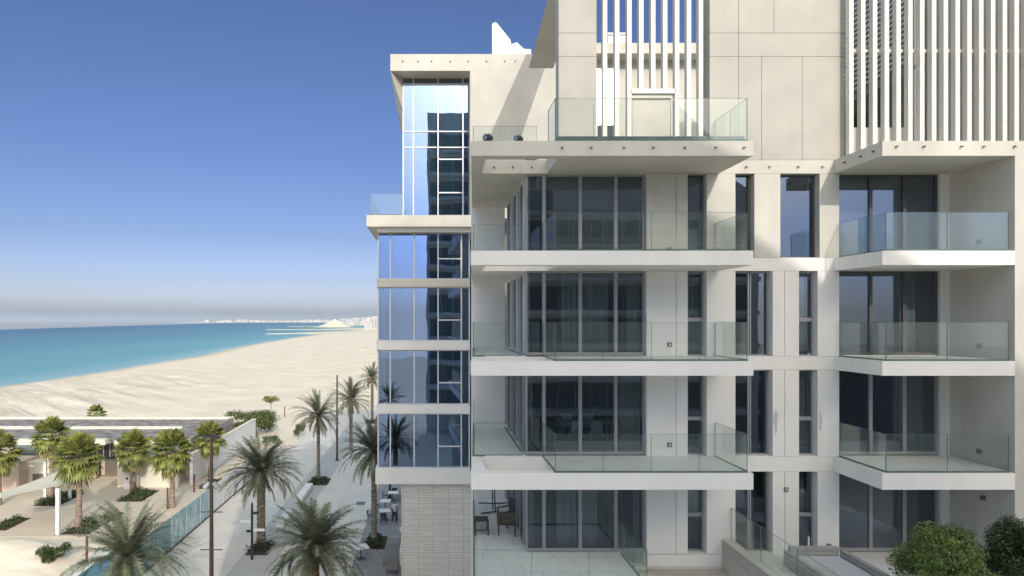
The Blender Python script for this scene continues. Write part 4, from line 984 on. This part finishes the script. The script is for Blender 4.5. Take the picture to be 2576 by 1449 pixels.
# hedge, shrubs and a small tree near the beach
def shrub(name, label, cat, c, rad, n_, sz, m_, seed, lumps=9, trunk=None, grp=None, groundz=0):
    r = random.Random(seed); o = thing(name, label, cat, (c[0], c[1], groundz), grp); g = MB()
    for i in range(lumps):
        v = Vector((r.uniform(-1, 1), r.uniform(-1, 1), r.uniform(-.8, .9)))*.62
        cloud(g, (c[0]+v.x*rad[0], c[1]+v.y*rad[1], c[2]+v.z*rad[2]), tuple(q*r.uniform(.34, .55) for q in rad), n_, sz, r, .35)
    g.build('foliage', m_, o)
    if trunk:
        t = MB(); t.tube([(c[0], c[1], groundz), (c[0]+.03, c[1], (c[2]+groundz)/2), (c[0]-.02, c[1], c[2])], [trunk, trunk*.8, trunk*.5], 8)
        for i in range(6):
            a = r.random()*6.28; t.tube([(c[0], c[1], c[2]-rad[2]*.6), (c[0]+math.cos(a)*rad[0]*.6, c[1]+math.sin(a)*rad[1]*.6, c[2]+rad[2]*r.uniform(-.1, .5))], [trunk*.5, trunk*.15], 6)
        t.build('trunk', trunk_m, o)
    return o
shrub('hedge', 'broad leafy hedge on the sand behind the pavilion', 'hedge', (-26.4, 90, 1.6), (4.2, 2.0, 1.9), 620, .13, hedge_m, 51, 14)
shrub('small_tree', 'small thin tree with flat yellow green crown beside the hedge', 'tree', (X_(682, 93), 93, 4.2), (1.5, 1.2, .75), 120, .11, mat('young_leaf', (0.12, 0.15, 0.03), .6, .3, 2, col2=(0.24, 0.25, 0.06), island=.3), 52, 7, .07)
shrub('round_shrub', 'round shrub at the start of the promenade left of the slim palm', 'shrub', (X_(752, 88), 88, 1.0), (1.0, .9, 1.0), 260, .09, hedge_m, 53, 7)
shrub('round_shrub', 'low shrub beside the beach path posts', 'shrub', (X_(680, 82), 82, .6), (1.6, .9, .6), 200, .09, hedge_m, 54, 7)
shrub('round_shrub', 'clipped shrub on the deck at the bottom left edge', 'shrub', (X_(134, 41.3), 41.3, .75), (.95, .95, .75), 420, .07, low_m, 55, 9)
shrub('round_tree', 'bright round clipped tree on the right terrace beside the wooden sofa', 'tree', (13.98, 17.3, 9.42), (1.13, 1.05, 1.04), 1700, .034, mat('ficus_leaf', (0.075, 0.125, 0.02), .5, .45, 2.2, col2=(0.20, 0.265, 0.055), island=.45), 61, 30, .07, None, 7.92)
shrub('round_tree', 'dark round clipped tree cut by the right photo edge', 'tree', (16.15, 17.3, 9.6), (.95, .95, 1.12), 1300, .034, mat('ficus_dark_leaf', (0.045, 0.075, 0.018), .45, .4, 2.2, col2=(0.06, 0.085, 0.02), island=.45), 62, 26, .07, None, 7.92)
for i, (x, w, lab) in enumerate(((13.98, .42, 'square white pot under the bright round tree'), (16.15, .42, 'square white pot under the dark round tree'))):
    o = MB().box(x-w, x+w, 17.3-w, 17.3+w, 7.921, 8.5).build('plant_pot', conc_w, None, bevel=.03); tag(o, lab, 'pot', 'terrace pots')

# ================================================================== STREET FURNITURE
def lamp(loc, h, label, arms=True):
    x, y_, z_ = loc; o = thing('lamp_post', label, 'lamp post', loc, 'tall brown lamp posts')
    MB().tube([(x, y_, 0), (x, y_, h)], [.13, .08], 10).build('pole', lampp_m, o)
    MB().tube([(x, y_, 0), (x, y_, .12)], .2, 10).build('base', lampp_m, o)
    if arms:
        for zz in (Z_(1288, y_), Z_(1383, y_)):
            MB().tube([(x-.62, y_, zz), (x+.62, y_, zz)], .03, 6).build('banner_arm', dark_m, o)
    m = MB()
    for s_ in (-1, 1): m.prism([(x+s_*.05, y_-.16, h-.2), (x+s_*.42, y_-.16, h-.28), (x+s_*.46, y_-.16, h-.16), (x+s_*.05, y_-.16, h-.1)], (0, .3, 0))
    if arms: m.build('lamp_head', dark_m, o)
    if arms:
        zz = 7.0
        for s_ in (-1, 1):
            f = MB().tube([(x+s_*.12, y_, zz-.2), (x+s_*.36, y_-.05, zz-.5)], [.13, .18], 10).build('spotlight', alu, o)
    return o
lamp((X_(532, 36), 36, 0), 9.55, 'tall brown lamp post nearest the camera with two pairs of banner arms')
lamp((X_(848, 72.3), 72.3, 0), 9.75, 'thin dark lamp post between the slim palm and the olive palm', False)
lamp((X_(981, 57.2), 57.2, 0), 9.6, 'lamp post seen under the glass wing beside the cafe tables', False)
sx, sy = X_(634, 42.5), 42.5
sg = thing('signpost', 'black finger signpost with white arms in front of the scaled palm', 'signpost', (sx, sy, 0))
MB().tube([(sx, sy, 0), (sx, sy, 3.65), (sx, sy, 3.85)], [.085, .075, .02], 10).build('pole', dark_m, sg)
wht = mat('white_sign', (0.72, 0.72, 0.70), .5)
for (x0, x1, zz, dy, m_) in ((-.75, -.06, 2.55, -.05, wht), (.06, .80, 1.98, -.05, wht), (-.34, -.05, 1.9, .12, dark_m), (.05, .42, 3.1, .15, dark_m)):
    q = [(sx+x0, sy-.02+dy*0, zz-.1), (sx+x1, sy-.02, zz-.1), (sx+x1, sy-.02+dy, zz+.1), (sx+x0, sy-.02, zz+.1)]
    q = [(sx+x0, sy-.02, zz-.09), (sx+x1, sy-.02, zz-.09), (sx+x1+(.08 if x1 > .06 else 0), sy-.02, zz), (sx+x1, sy-.02, zz+.09), (sx+x0, sy-.02, zz+.09), (sx+x0-(.08 if x0 < -.06 else 0), sy-.02, zz)]
    MB().prism(q, (0, .03, 0)).build('sign_arm', m_, sg)
for i, (y0, y1, lab) in enumerate(((55.4, 60.4, 'long white stone bench on the dark paving strip, farther one'), (48.6, 52.0, 'white stone bench nearer the camera, partly behind the bottom palm'))):
    x = -11.75; o = thing('stone_bench', lab, 'bench', (x, (y0+y1)/2, 0), 'white stone benches')
    MB().box(x-.32, x+.32, y0, y1, .14, .52).build('seat', conc_w, o, bevel=.02)
    MB().box(x-.22, x+.22, y0+.15, y1-.15, 0.008, .139).build('plinth', conc, o)
# drain cover, posts by the path
tag(box('drain_cover', mat('drain_grey', (0.16, 0.16, 0.19), .6), None, X_(896, 55.5), X_(918, 55.5), 55, 56, .0, .012), 'grey drain cover set in the pale promenade', 'drain cover')
wood_p = mat('rusty_post', (0.14, 0.06, 0.04), .8, .3, 4)
for i, (px, py, h, lab) in enumerate([(716, 1048, 1.6, 'dark stake on the sand right of the hedge'), (668, 1075, 1.7, 'dark stake beside the low shrub'), (644, 1100, 1.7, 'rusty post by the white garden wall'), (488, 1238, 1.6, 'rusty post left of the lamp post behind the glass fence'), (218, 1416, 1.7, 'rusty post on the pool deck before the bottom left palm'), (421, 1280, 1.7, 'weathered post beside the lone fan palm')]):
    Y = GY(py); x = X_(px, Y); m = MB(); m.tube([(x, Y, -.05), (x+.02, Y, h)], [.09, .08], 8); m.tube([(x+.02, Y, h), (x+.02, Y, h+.08)], [.10, .06], 8)
    tag(m.build('timber_post', wood_p), lab, 'post', 'rusty short posts')

# ---------------- cafe tables and chairs
tp = thing('cafe_table', '', 'table', (0, 0, 0)); ORG[tp] = Vector((0, 0, 0))
MB().box(-.45, .45, -.45, .45, .72, .75).build('table_top', conc_w, tp, bevel=.01)
MB().tube([(0, 0, .02), (0, 0, .72)], .035, 8).build('leg', dark_m, tp); MB().box(-.25, .25, -.25, .25, .0, .02).build('base', dark_m, tp)
ch = thing('cafe_chair', '', 'chair', (0, 0, 0)); ORG[ch] = Vector((0, 0, 0))
MB().box(-.23, .23, -.23, .23, .43, .46).build('seat', dark_m, ch)
MB().box(-.23, .23, .21, .24, .55, .86).build('backrest', dark_m, ch)
for sx_ in (-.21, .21):
    for sy_ in (-.21, .22): MB().tube([(sx_, sy_, 0), (sx_, sy_, .86 if sy_ > 0 else .45)], .016, 6).build('leg', dark_m, ch)
ut, uc = [False], [False]
place(tp, ut, (-3.55, 56.3, .004), .1, 'white cafe table farthest along, near the dark lamp post', 'table', 'cafe tables')
place(tp, ut, (-4.05, 53.7, .004), -.1, 'white cafe table between the farthest table and the palm trunk', 'table', 'cafe tables')
place(tp, ut, (-3.9, 51.0, .004), .2, 'white cafe table right behind the palm trunk', 'table', 'cafe tables')
place(tp, ut, (-4.85, 42.6, .004), .35, 'white cafe table nearest the camera, below the planter', 'table', 'cafe tables', 1.1)
place(tp, ut, (-2.0, 46.4, .004), .0, 'white cafe table half behind the stone wall', 'table', 'cafe tables')
for i, (x, y_, rz, lab) in enumerate([(-4.25, 56.4, 1.57, 'dark chair left of the farthest cafe table'), (-2.85, 56.3, -1.57, 'dark chair right of the farthest cafe table'), (-4.8, 53.5, 1.5, 'dark chair left of the second cafe table'), (-3.3, 53.6, -1.5, 'dark chair right of the second cafe table'), (-5.0, 50.6, 1.4, 'dark chair left of the palm trunk'), (-3.1, 50.9, -1.6, 'dark chair right of the table behind the trunk'), (-3.9, 50.1, 3.1, 'dark chair in front of the table behind the trunk'), (-3.5, 57.1, 0, 'dark chair at the far side of the farthest table')]):
    place(ch, uc, (x, y_, .004), rz, lab, 'chair', 'dark cafe chairs')
wood_g = mat('weathered_wood', (0.20, 0.19, 0.18), .8, .3, 3, col2=(0.30, 0.285, 0.27), stretch=(1, 6, 6))
o = thing('cafe_bench', 'grey boxy cafe bench with white cushion against the stone wall', 'bench', (-2.7, 42, 0))
MB().box(-3.3, -2.2, 41.3, 44.3, .01, .45).build('seat', wood_g, o, bevel=.02); MB().box(-2.2, -2.02, 41.3, 44.3, .01, .95).build('backrest', conc_w, o, bevel=.02)
o = thing('lounge_chair', 'low grey lounge chair beside the boxy cafe bench', 'chair', (-2.6, 40.3, 0))
MB().box(-2.95, -2.25, 39.9, 40.6, .28, .42).build('seat', wood_g, o, bevel=.02); MB().box(-2.95, -2.25, 40.6, 40.68, .28, .85).build('backrest', wood_g, o)
for a in (-2.92, -2.28):
    for b in (39.93, 40.6): MB().tube([(a, b, 0), (a, b, .28)], .02, 6).build('leg', dark_m, o)

# ---------------- terrace furniture
wd = mat('dark_teak', (0.05, 0.042, 0.038), .65, .3, 4, col2=(0.10, 0.085, 0.075), stretch=(1, 5, 5))
z0 = 7.921
tx, ty = 1.83, 24.2
o = thing('side_table', 'dark slatted wooden side table on the lowest left terrace', 'table', (tx, ty, z0))
m = MB()
for i in range(5): m.box(tx-.26, tx+.26, ty-.32+i*.13, ty-.32+i*.13+.11, z0+.5, z0+.53)
m.build('table_top', wd, o)
for a in (-.24, .24):
    for b in (-.30, .30): MB().box(tx+a-.025, tx+a+.025, ty+b-.025, ty+b+.025, z0, z0+.499).build('leg', wd, o)
m = MB()
for i in range(7): m.box(tx-.18+i*.06, tx-.155+i*.06, ty-.31, ty-.29, z0+.2, z0+.47)
m.box(tx-.215, tx+.215, ty-.312, ty-.288, z0+.15, z0+.2).build('slat_panel', wd, o)
def armchair(cx, cy, rz, label):
    o = thing('garden_armchair', label, 'chair', (0, 0, 0)); ORG[o] = Vector((0, 0, 0))
    m = MB()
    for i in range(5): m.box(-.28, .28, -.28+i*.11, -.28+i*.11+.09, .40, .425)
    m.build('seat', wd, o)
    m = MB()
    for i in range(5): m.box(-.27, .27, .27+i*.018, .295+i*.018, .47+i*.095, .47+i*.095+.08)
    m.build('backrest', wd, o)
    for sx_ in (-.31, .31):
        MB().box(sx_-.025, sx_+.025, -.30, -.25, 0, .62).build('leg', wd, o); MB().prism([(sx_-.025, .25, 0), (sx_-.025, .30, 0), (sx_-.025, .39, .98), (sx_-.025, .34, .98)], (.05, 0, 0)).build('leg', wd, o)
        MB().box(sx_-.035, sx_+.035, -.34, .33, .621, .65).build('armrest', wd, o)
    o.location = (cx, cy, z0); o.rotation_euler = (0, 0, rz); return o
armchair(2.78, 24.0, R(172), 'dark slatted garden armchair in front of the corner glazing')
armchair(2.95, 25.1, R(-60), 'second dark garden armchair pushed against the corner glazing')
px_, py_ = 2.6, 27.0
o = thing('parasol_stand', 'black cross legged parasol stand at the back of the left terrace', 'stand', (px_, py_, z0))
MB().tube([(px_, py_-.35, z0+.06), (px_, py_, z0+.7), (px_, py_, z0+2.0)], .03, 6).build('pole', dark_m, o)
for s_ in (-1, 1): MB().tube([(px_, py_-.4, z0+.07), (px_+s_*.62, py_-.5, z0+.02)], .03, 6).build('foot', dark_m, o); MB().tube([(px_, py_+.3, z0+.2), (px_+s_*.60, py_+1.0, z0+.03)], .03, 6).build('foot', dark_m, o)
MB().tube([(px_-.1, py_, z0+1.0), (px_-.1, py_-.3, z0+.1)], .028, 6).build('strut', dark_m, o)
# wooden sofa
o = thing('terrace_sofa', 'grey plank sofa with high sides and pale cushion on the right terrace', 'sofa', (12.3, 19.8, z0))
pl_m = brickwall('grey_planks', (0.33, 0.32, 0.31), (0.43, 0.42, 0.405), (0.12, 0.12, 0.12), 3.0, 0.155, 'xz')
pl_y = brickwall('grey_planks_side', (0.33, 0.32, 0.31), (0.43, 0.42, 0.405), (0.12, 0.12, 0.12), 3.0, 0.155, 'yz')
MB().box(11.75, 13.36, 20.95, 21.08, z0, z0+.60).build('backrest', pl_m, o, bevel=.01)
MB().box(11.52, 11.66, 18.9, 20.93, z0, z0+.52).build('armrest', pl_y, o, bevel=.01); MB().box(13.38, 13.55, 18.9, 20.93, z0, z0+.52).build('armrest', pl_y, o, bevel=.01)
MB().box(11.67, 13.37, 19.0, 20.94, z0, z0+.16).build('base', pl_m, o)
MB().box(11.72, 13.32, 19.1, 20.90, z0+.162, z0+.34).build('seat_cushion', mat('pale_cushion', (0.50, 0.51, 0.55), .9, .05, 4), o, bevel=.04)
# terrace spotlights on the top slab
for i, (px, lab, s_) in enumerate(((1228, 'larger black and chrome floodlight at the left end of the top slab', 1.2), (1305, 'smaller black and chrome floodlight in the middle of the top slab', 1.0))):
    x = X_(px, YF+.2); y_ = YF+.2; z_ = FLOOR[0]+.003; o = thing('floodlight', lab, 'floodlight', (x, y_, z_), 'floodlights on the top slab')
    MB().box(x-.08, x+.08, y_-.06, y_+.06, z_, z_+.025).build('base', dark_m, o)
    MB().tube([(x-.10, y_-.08, z_+.11*s_), (x+.02, y_+.02, z_+.12*s_), (x+.12, y_+.10, z_+.13*s_)], [.09*s_, .11*s_, .06*s_], 12).build('lamp_body', dark_m, o)
    MB().tube([(x-.13, y_-.10, z_+.11*s_), (x-.105, y_-.082, z_+.11*s_)], .07*s_, 12).build('lens', mat('chrome', (.75, .75, .75), .15, metal=1), o)
    m = MB()
    for k in range(5): a = k/4*math.pi; m.tube([(x+.12*s_*math.cos(a), y_-.02, z_+.1+.13*s_*math.sin(a)), (x+.16*s_*math.cos(a), y_-.02, z_+.1+.18*s_*math.sin(a))], .012, 5)
    m.build('barn_clip', MATS['chrome'], o)

# ---------------- dining group seen through the glass of the fourth flat
zf = FLOOR[3]+.055
o = thing('dining_table', 'pale dining table behind the big windows of the fourth flat down', 'table', (5.9, 24.6, zf))
MB().box(4.9, 6.9, 24.15, 25.05, zf+.71, zf+.75).build('table_top', conc_w, o, bevel=.01)
for a in (5.0, 6.8):
    for b in (24.25, 24.95): MB().box(a-.03, a+.03, b-.03, b+.03, zf, zf+.709).build('leg', alu, o)
dc = thing('dining_chair', '', 'chair', (0, 0, 0)); ORG[dc] = Vector((0, 0, 0))
MB().box(-.22, .22, -.22, .22, .43, .48).build('seat', curt_w, dc, bevel=.02)
m = MB(); m.prism([(-.20, .2, .5), (.20, .2, .5), (.22, .26, .92), (-.22, .26, .92)], (0, .03, 0)); m.build('backrest', curt_w, dc)
for a in (-.19, .19):
    for b in (-.19, .19): MB().tube([(a, b, 0), (a, b, .43)], .014, 6).build('leg', alu, dc)
ud = [False]
for i, (x, y_, rz, lab) in enumerate([(5.35, 23.95, 3.14, 'white dining chair on the window side, left one'), (6.1, 23.95, 3.14, 'white dining chair on the window side, right one'), (5.35, 25.25, 0, 'white dining chair behind the dining table, left one'), (6.2, 25.25, 0, 'white dining chair behind the dining table, right one')]):
    place(dc, ud, (x, y_, zf), rz, lab, 'chair', 'white dining chairs')
for i, (x0, x1, a, b) in enumerate(((6.75, 6.95, 12.6, 13.5), (7.02, 7.28, 12.9, 13.4), (6.9, 7.25, 12.0, 12.5))):
    tag(box('picture_frame', dark_m, None, 7.84, 7.88, 22.6+(x0-6.7)*2, 22.6+(x1-6.7)*2, a, b), ['tall dark picture on the flat wall, left of three', 'small dark picture at upper right on the flat wall', 'wide dark picture lowest on the flat wall'][i], 'picture', 'pictures in the flat')

# ================================================================== PEOPLE
skin_m = mat('skin', (0.33, 0.20, 0.14), .6); hair_m = mat('dark_hair', (0.02, 0.016, 0.014), .7); shirt_m = mat('white_shirt', (0.72, 0.72, 0.75), .8, .05, 6); trou_m = mat('black_trousers', (0.02, 0.02, 0.022), .8)
def skin(name, verts, edges, radii, m_, parent, root=0):
    me = bpy.data.meshes.new(name); me.from_pydata(verts, edges, []); o = bpy.data.objects.new(name, me); COL.objects.link(o); o.parent = parent
    md = o.modifiers.new('skin', 'SKIN'); sk = me.skin_vertices[0].data if me.skin_vertices else None
    if sk is None:
        me.attributes  # skin layer is made by the modifier below
    return o, md
def figure(loc, rz, label, J, group=None, shirt=shirt_m):
    """one continuous body from tapered tubes sharing joints, fused by a voxel remesh; clothes as children"""
    o = thing('person', label, 'person', (0, 0, 0), group); ORG[o] = Vector((0, 0, 0))
    def limb(m, ks, rs):
        m.tube([J[k] for k in ks], rs, 10)
        for k, r_ in zip(ks, rs): m.ball(J[k], r_*1.02, 10, 6)
    b = MB(); limb(b, ['pelvis', 'waist', 'chest', 'neck'], [.125, .115, .145, .055]); limb(b, ['neck', 'chin'], [.055, .05])
    hd = J['head']; b.ball(hd, (.078, .098, .118), 14, 10)
    f = J['face']; b.ball((hd[0]+f[0]*.095, hd[1]+f[1]*.095, hd[2]-.01), .018, 6, 4)
    for s_ in (-1, 1): b.ball((hd[0]-f[1]*s_*.08, hd[1]+f[0]*s_*.08, hd[2]), (.018, .022, .03), 6, 4)
    for s in 'lr':
        limb(b, ['chest', 'sh'+s], [.07, .062]); limb(b, ['sh'+s, 'el'+s, 'wr'+s], [.055, .042, .030])
        limb(b, ['pelvis', 'hip'+s], [.10, .09]); limb(b, ['hip'+s, 'kn'+s, 'an'+s], [.088, .058, .040]); limb(b, ['an'+s, 'to'+s], [.042, .032])
        w = Vector(J['wr'+s]); d = (w-Vector(J['el'+s])).normalized(); b.ball(tuple(w+d*.05), (.035, .035, .045), 8, 5)
        q = d.orthogonal().normalized()
        for k in range(4): b.tube([tuple(w+d*.07+q*(.012*(k-1.5)*1.6)), tuple(w+d*(.13+.01*(k in (1, 2)))+q*(.012*(k-1.5)*1.8)), tuple(w+d*(.155+.012*(k in (1, 2)))+q*(.010*(k-1.5)*1.8)+d.cross(q)*.02)], [.009, .008, .006], 6)
        b.tube([tuple(w+d*.03+q*.03), tuple(w+d*.08+q*.055)], [.011, .008], 6)
    body = b.build('body', skin_m, o, smooth=True)
    md = body.modifiers.new('fuse', 'REMESH'); md.mode = 'VOXEL'; md.voxel_size = .012; md.use_smooth_shade = True
    g = MB(); g.ball((hd[0]-f[0]*.018, hd[1]-f[1]*.018, hd[2]+.03), (.087, .10, .108), 14, 10); g.build('hair', hair_m, o, smooth=True)
    c = MB(); limb(c, ['pelvis', 'waist', 'chest'], [.14, .135, .165])
    for s in 'lr': limb(c, ['chest', 'sh'+s], [.09, .078]); c.tube([J['sh'+s], tuple(Vector(J['sh'+s]).lerp(Vector(J['el'+s]), .75))], [.075, .062], 10)
    cl = c.build('shirt', shirt, o, smooth=True); md = cl.modifiers.new('fuse', 'REMESH'); md.mode = 'VOXEL'; md.voxel_size = .016; md.use_smooth_shade = True
    t = MB()
    for s in 'lr': limb(t, ['pelvis', 'hip'+s], [.13, .115]); t.tube([J['hip'+s], J['kn'+s], tuple(Vector(J['kn'+s]).lerp(Vector(J['an'+s]), .9))], [.11, .078, .062], 10); t.ball(J['kn'+s], .078, 10, 6)
    tr_ = t.build('trousers', trou_m, o, smooth=True); md = tr_.modifiers.new('fuse', 'REMESH'); md.mode = 'VOXEL'; md.voxel_size = .016; md.use_smooth_shade = True
    sh = MB()
    for s in 'lr': sh.tube([tuple(Vector(J['an'+s])-Vector((0, 0, .03))), tuple(Vector(J['to'+s])+Vector((0, 0, .0)))], [.052, .042], 8)
    sh.build('shoes', dark_m, o, smooth=True)
    o.location = loc; o.rotation_euler = (0, 0, rz); return o
WALK = dict(pelvis=(0, 0, .95), waist=(0, -.01, 1.1), chest=(0, -.02, 1.34), neck=(0, -.03, 1.50), chin=(0, -.05, 1.56), head=(0, -.05, 1.66), face=(0, -1),
            shl=(.17, -.02, 1.42), ell=(.22, .12, 1.16), wrl=(.22, .04, .92), shr=(-.17, -.02, 1.42), elr=(-.23, -.08, 1.15), wrr=(-.2, -.30, 1.08),
            hipl=(.09, 0, .92), knl=(.09, -.20, .52), anl=(.09, -.22, .09), tol=(.09, -.38, .05), hipr=(-.09, 0, .92), knr=(-.09, .02, .50), anr=(-.09, .24, .14), tor=(-.09, .14, .04))
figure((-3.05, 50.2, .004), R(15), 'person in white shirt and black trousers walking past the cafe tables', WALK)
SIT = dict(pelvis=(0, 0, .13), waist=(0, .03, .27), chest=(0, .04, .5), neck=(0, .02, .66), chin=(0, 0, .72), head=(0, 0, .82), face=(0, -1),
           shl=(.17, .03, .58), ell=(.24, .05, .34), wrl=(.2, -.2, .28), shr=(-.17, .03, .58), elr=(-.24, .18, .34), wrr=(-.24, .28, .08),
           hipl=(.09, -.02, .12), knl=(.13, -.36, .40), anl=(.13, -.55, .08), tol=(.13, -.7, .05), hipr=(-.09, -.02, .12), knr=(-.16, -.40, .36), anr=(-.15, -.62, .08), tor=(-.15, -.77, .05))
for i, (px, rz, lab, s_) in enumerate(((915, .4, 'leftmost of the three people sitting on the far beach', 1), (921.5, -.6, 'middle one of the three people sitting on the far beach', 1), (929, 2.4, 'rightmost of the three people sitting on the far beach', 1))):
    Y = 368+i*1.5; figure((X_(px, Y), Y, ground_z(X_(px, Y), Y)), rz, lab, SIT, 'people sitting on the beach')

# ================================================================== AIR
hz = bpy.data.materials.new('haze_air'); hz.use_nodes = True; n = hz.node_tree; n.nodes.clear()
o_ = n.nodes.new('ShaderNodeOutputMaterial'); v_ = n.nodes.new('ShaderNodeVolumePrincipled')
v_.inputs['Color'].default_value = (0.72, 0.80, 0.92, 1); v_.inputs['Density'].default_value = 0.00005; v_.inputs['Anisotropy'].default_value = 0.0
n.links.new(v_.outputs[0], o_.inputs['Volume'])
hb_ = MB().box(-12000, 12000, -600, 10000, -8, 62).build('haze', hz); hb_['kind'] = 'stuff'
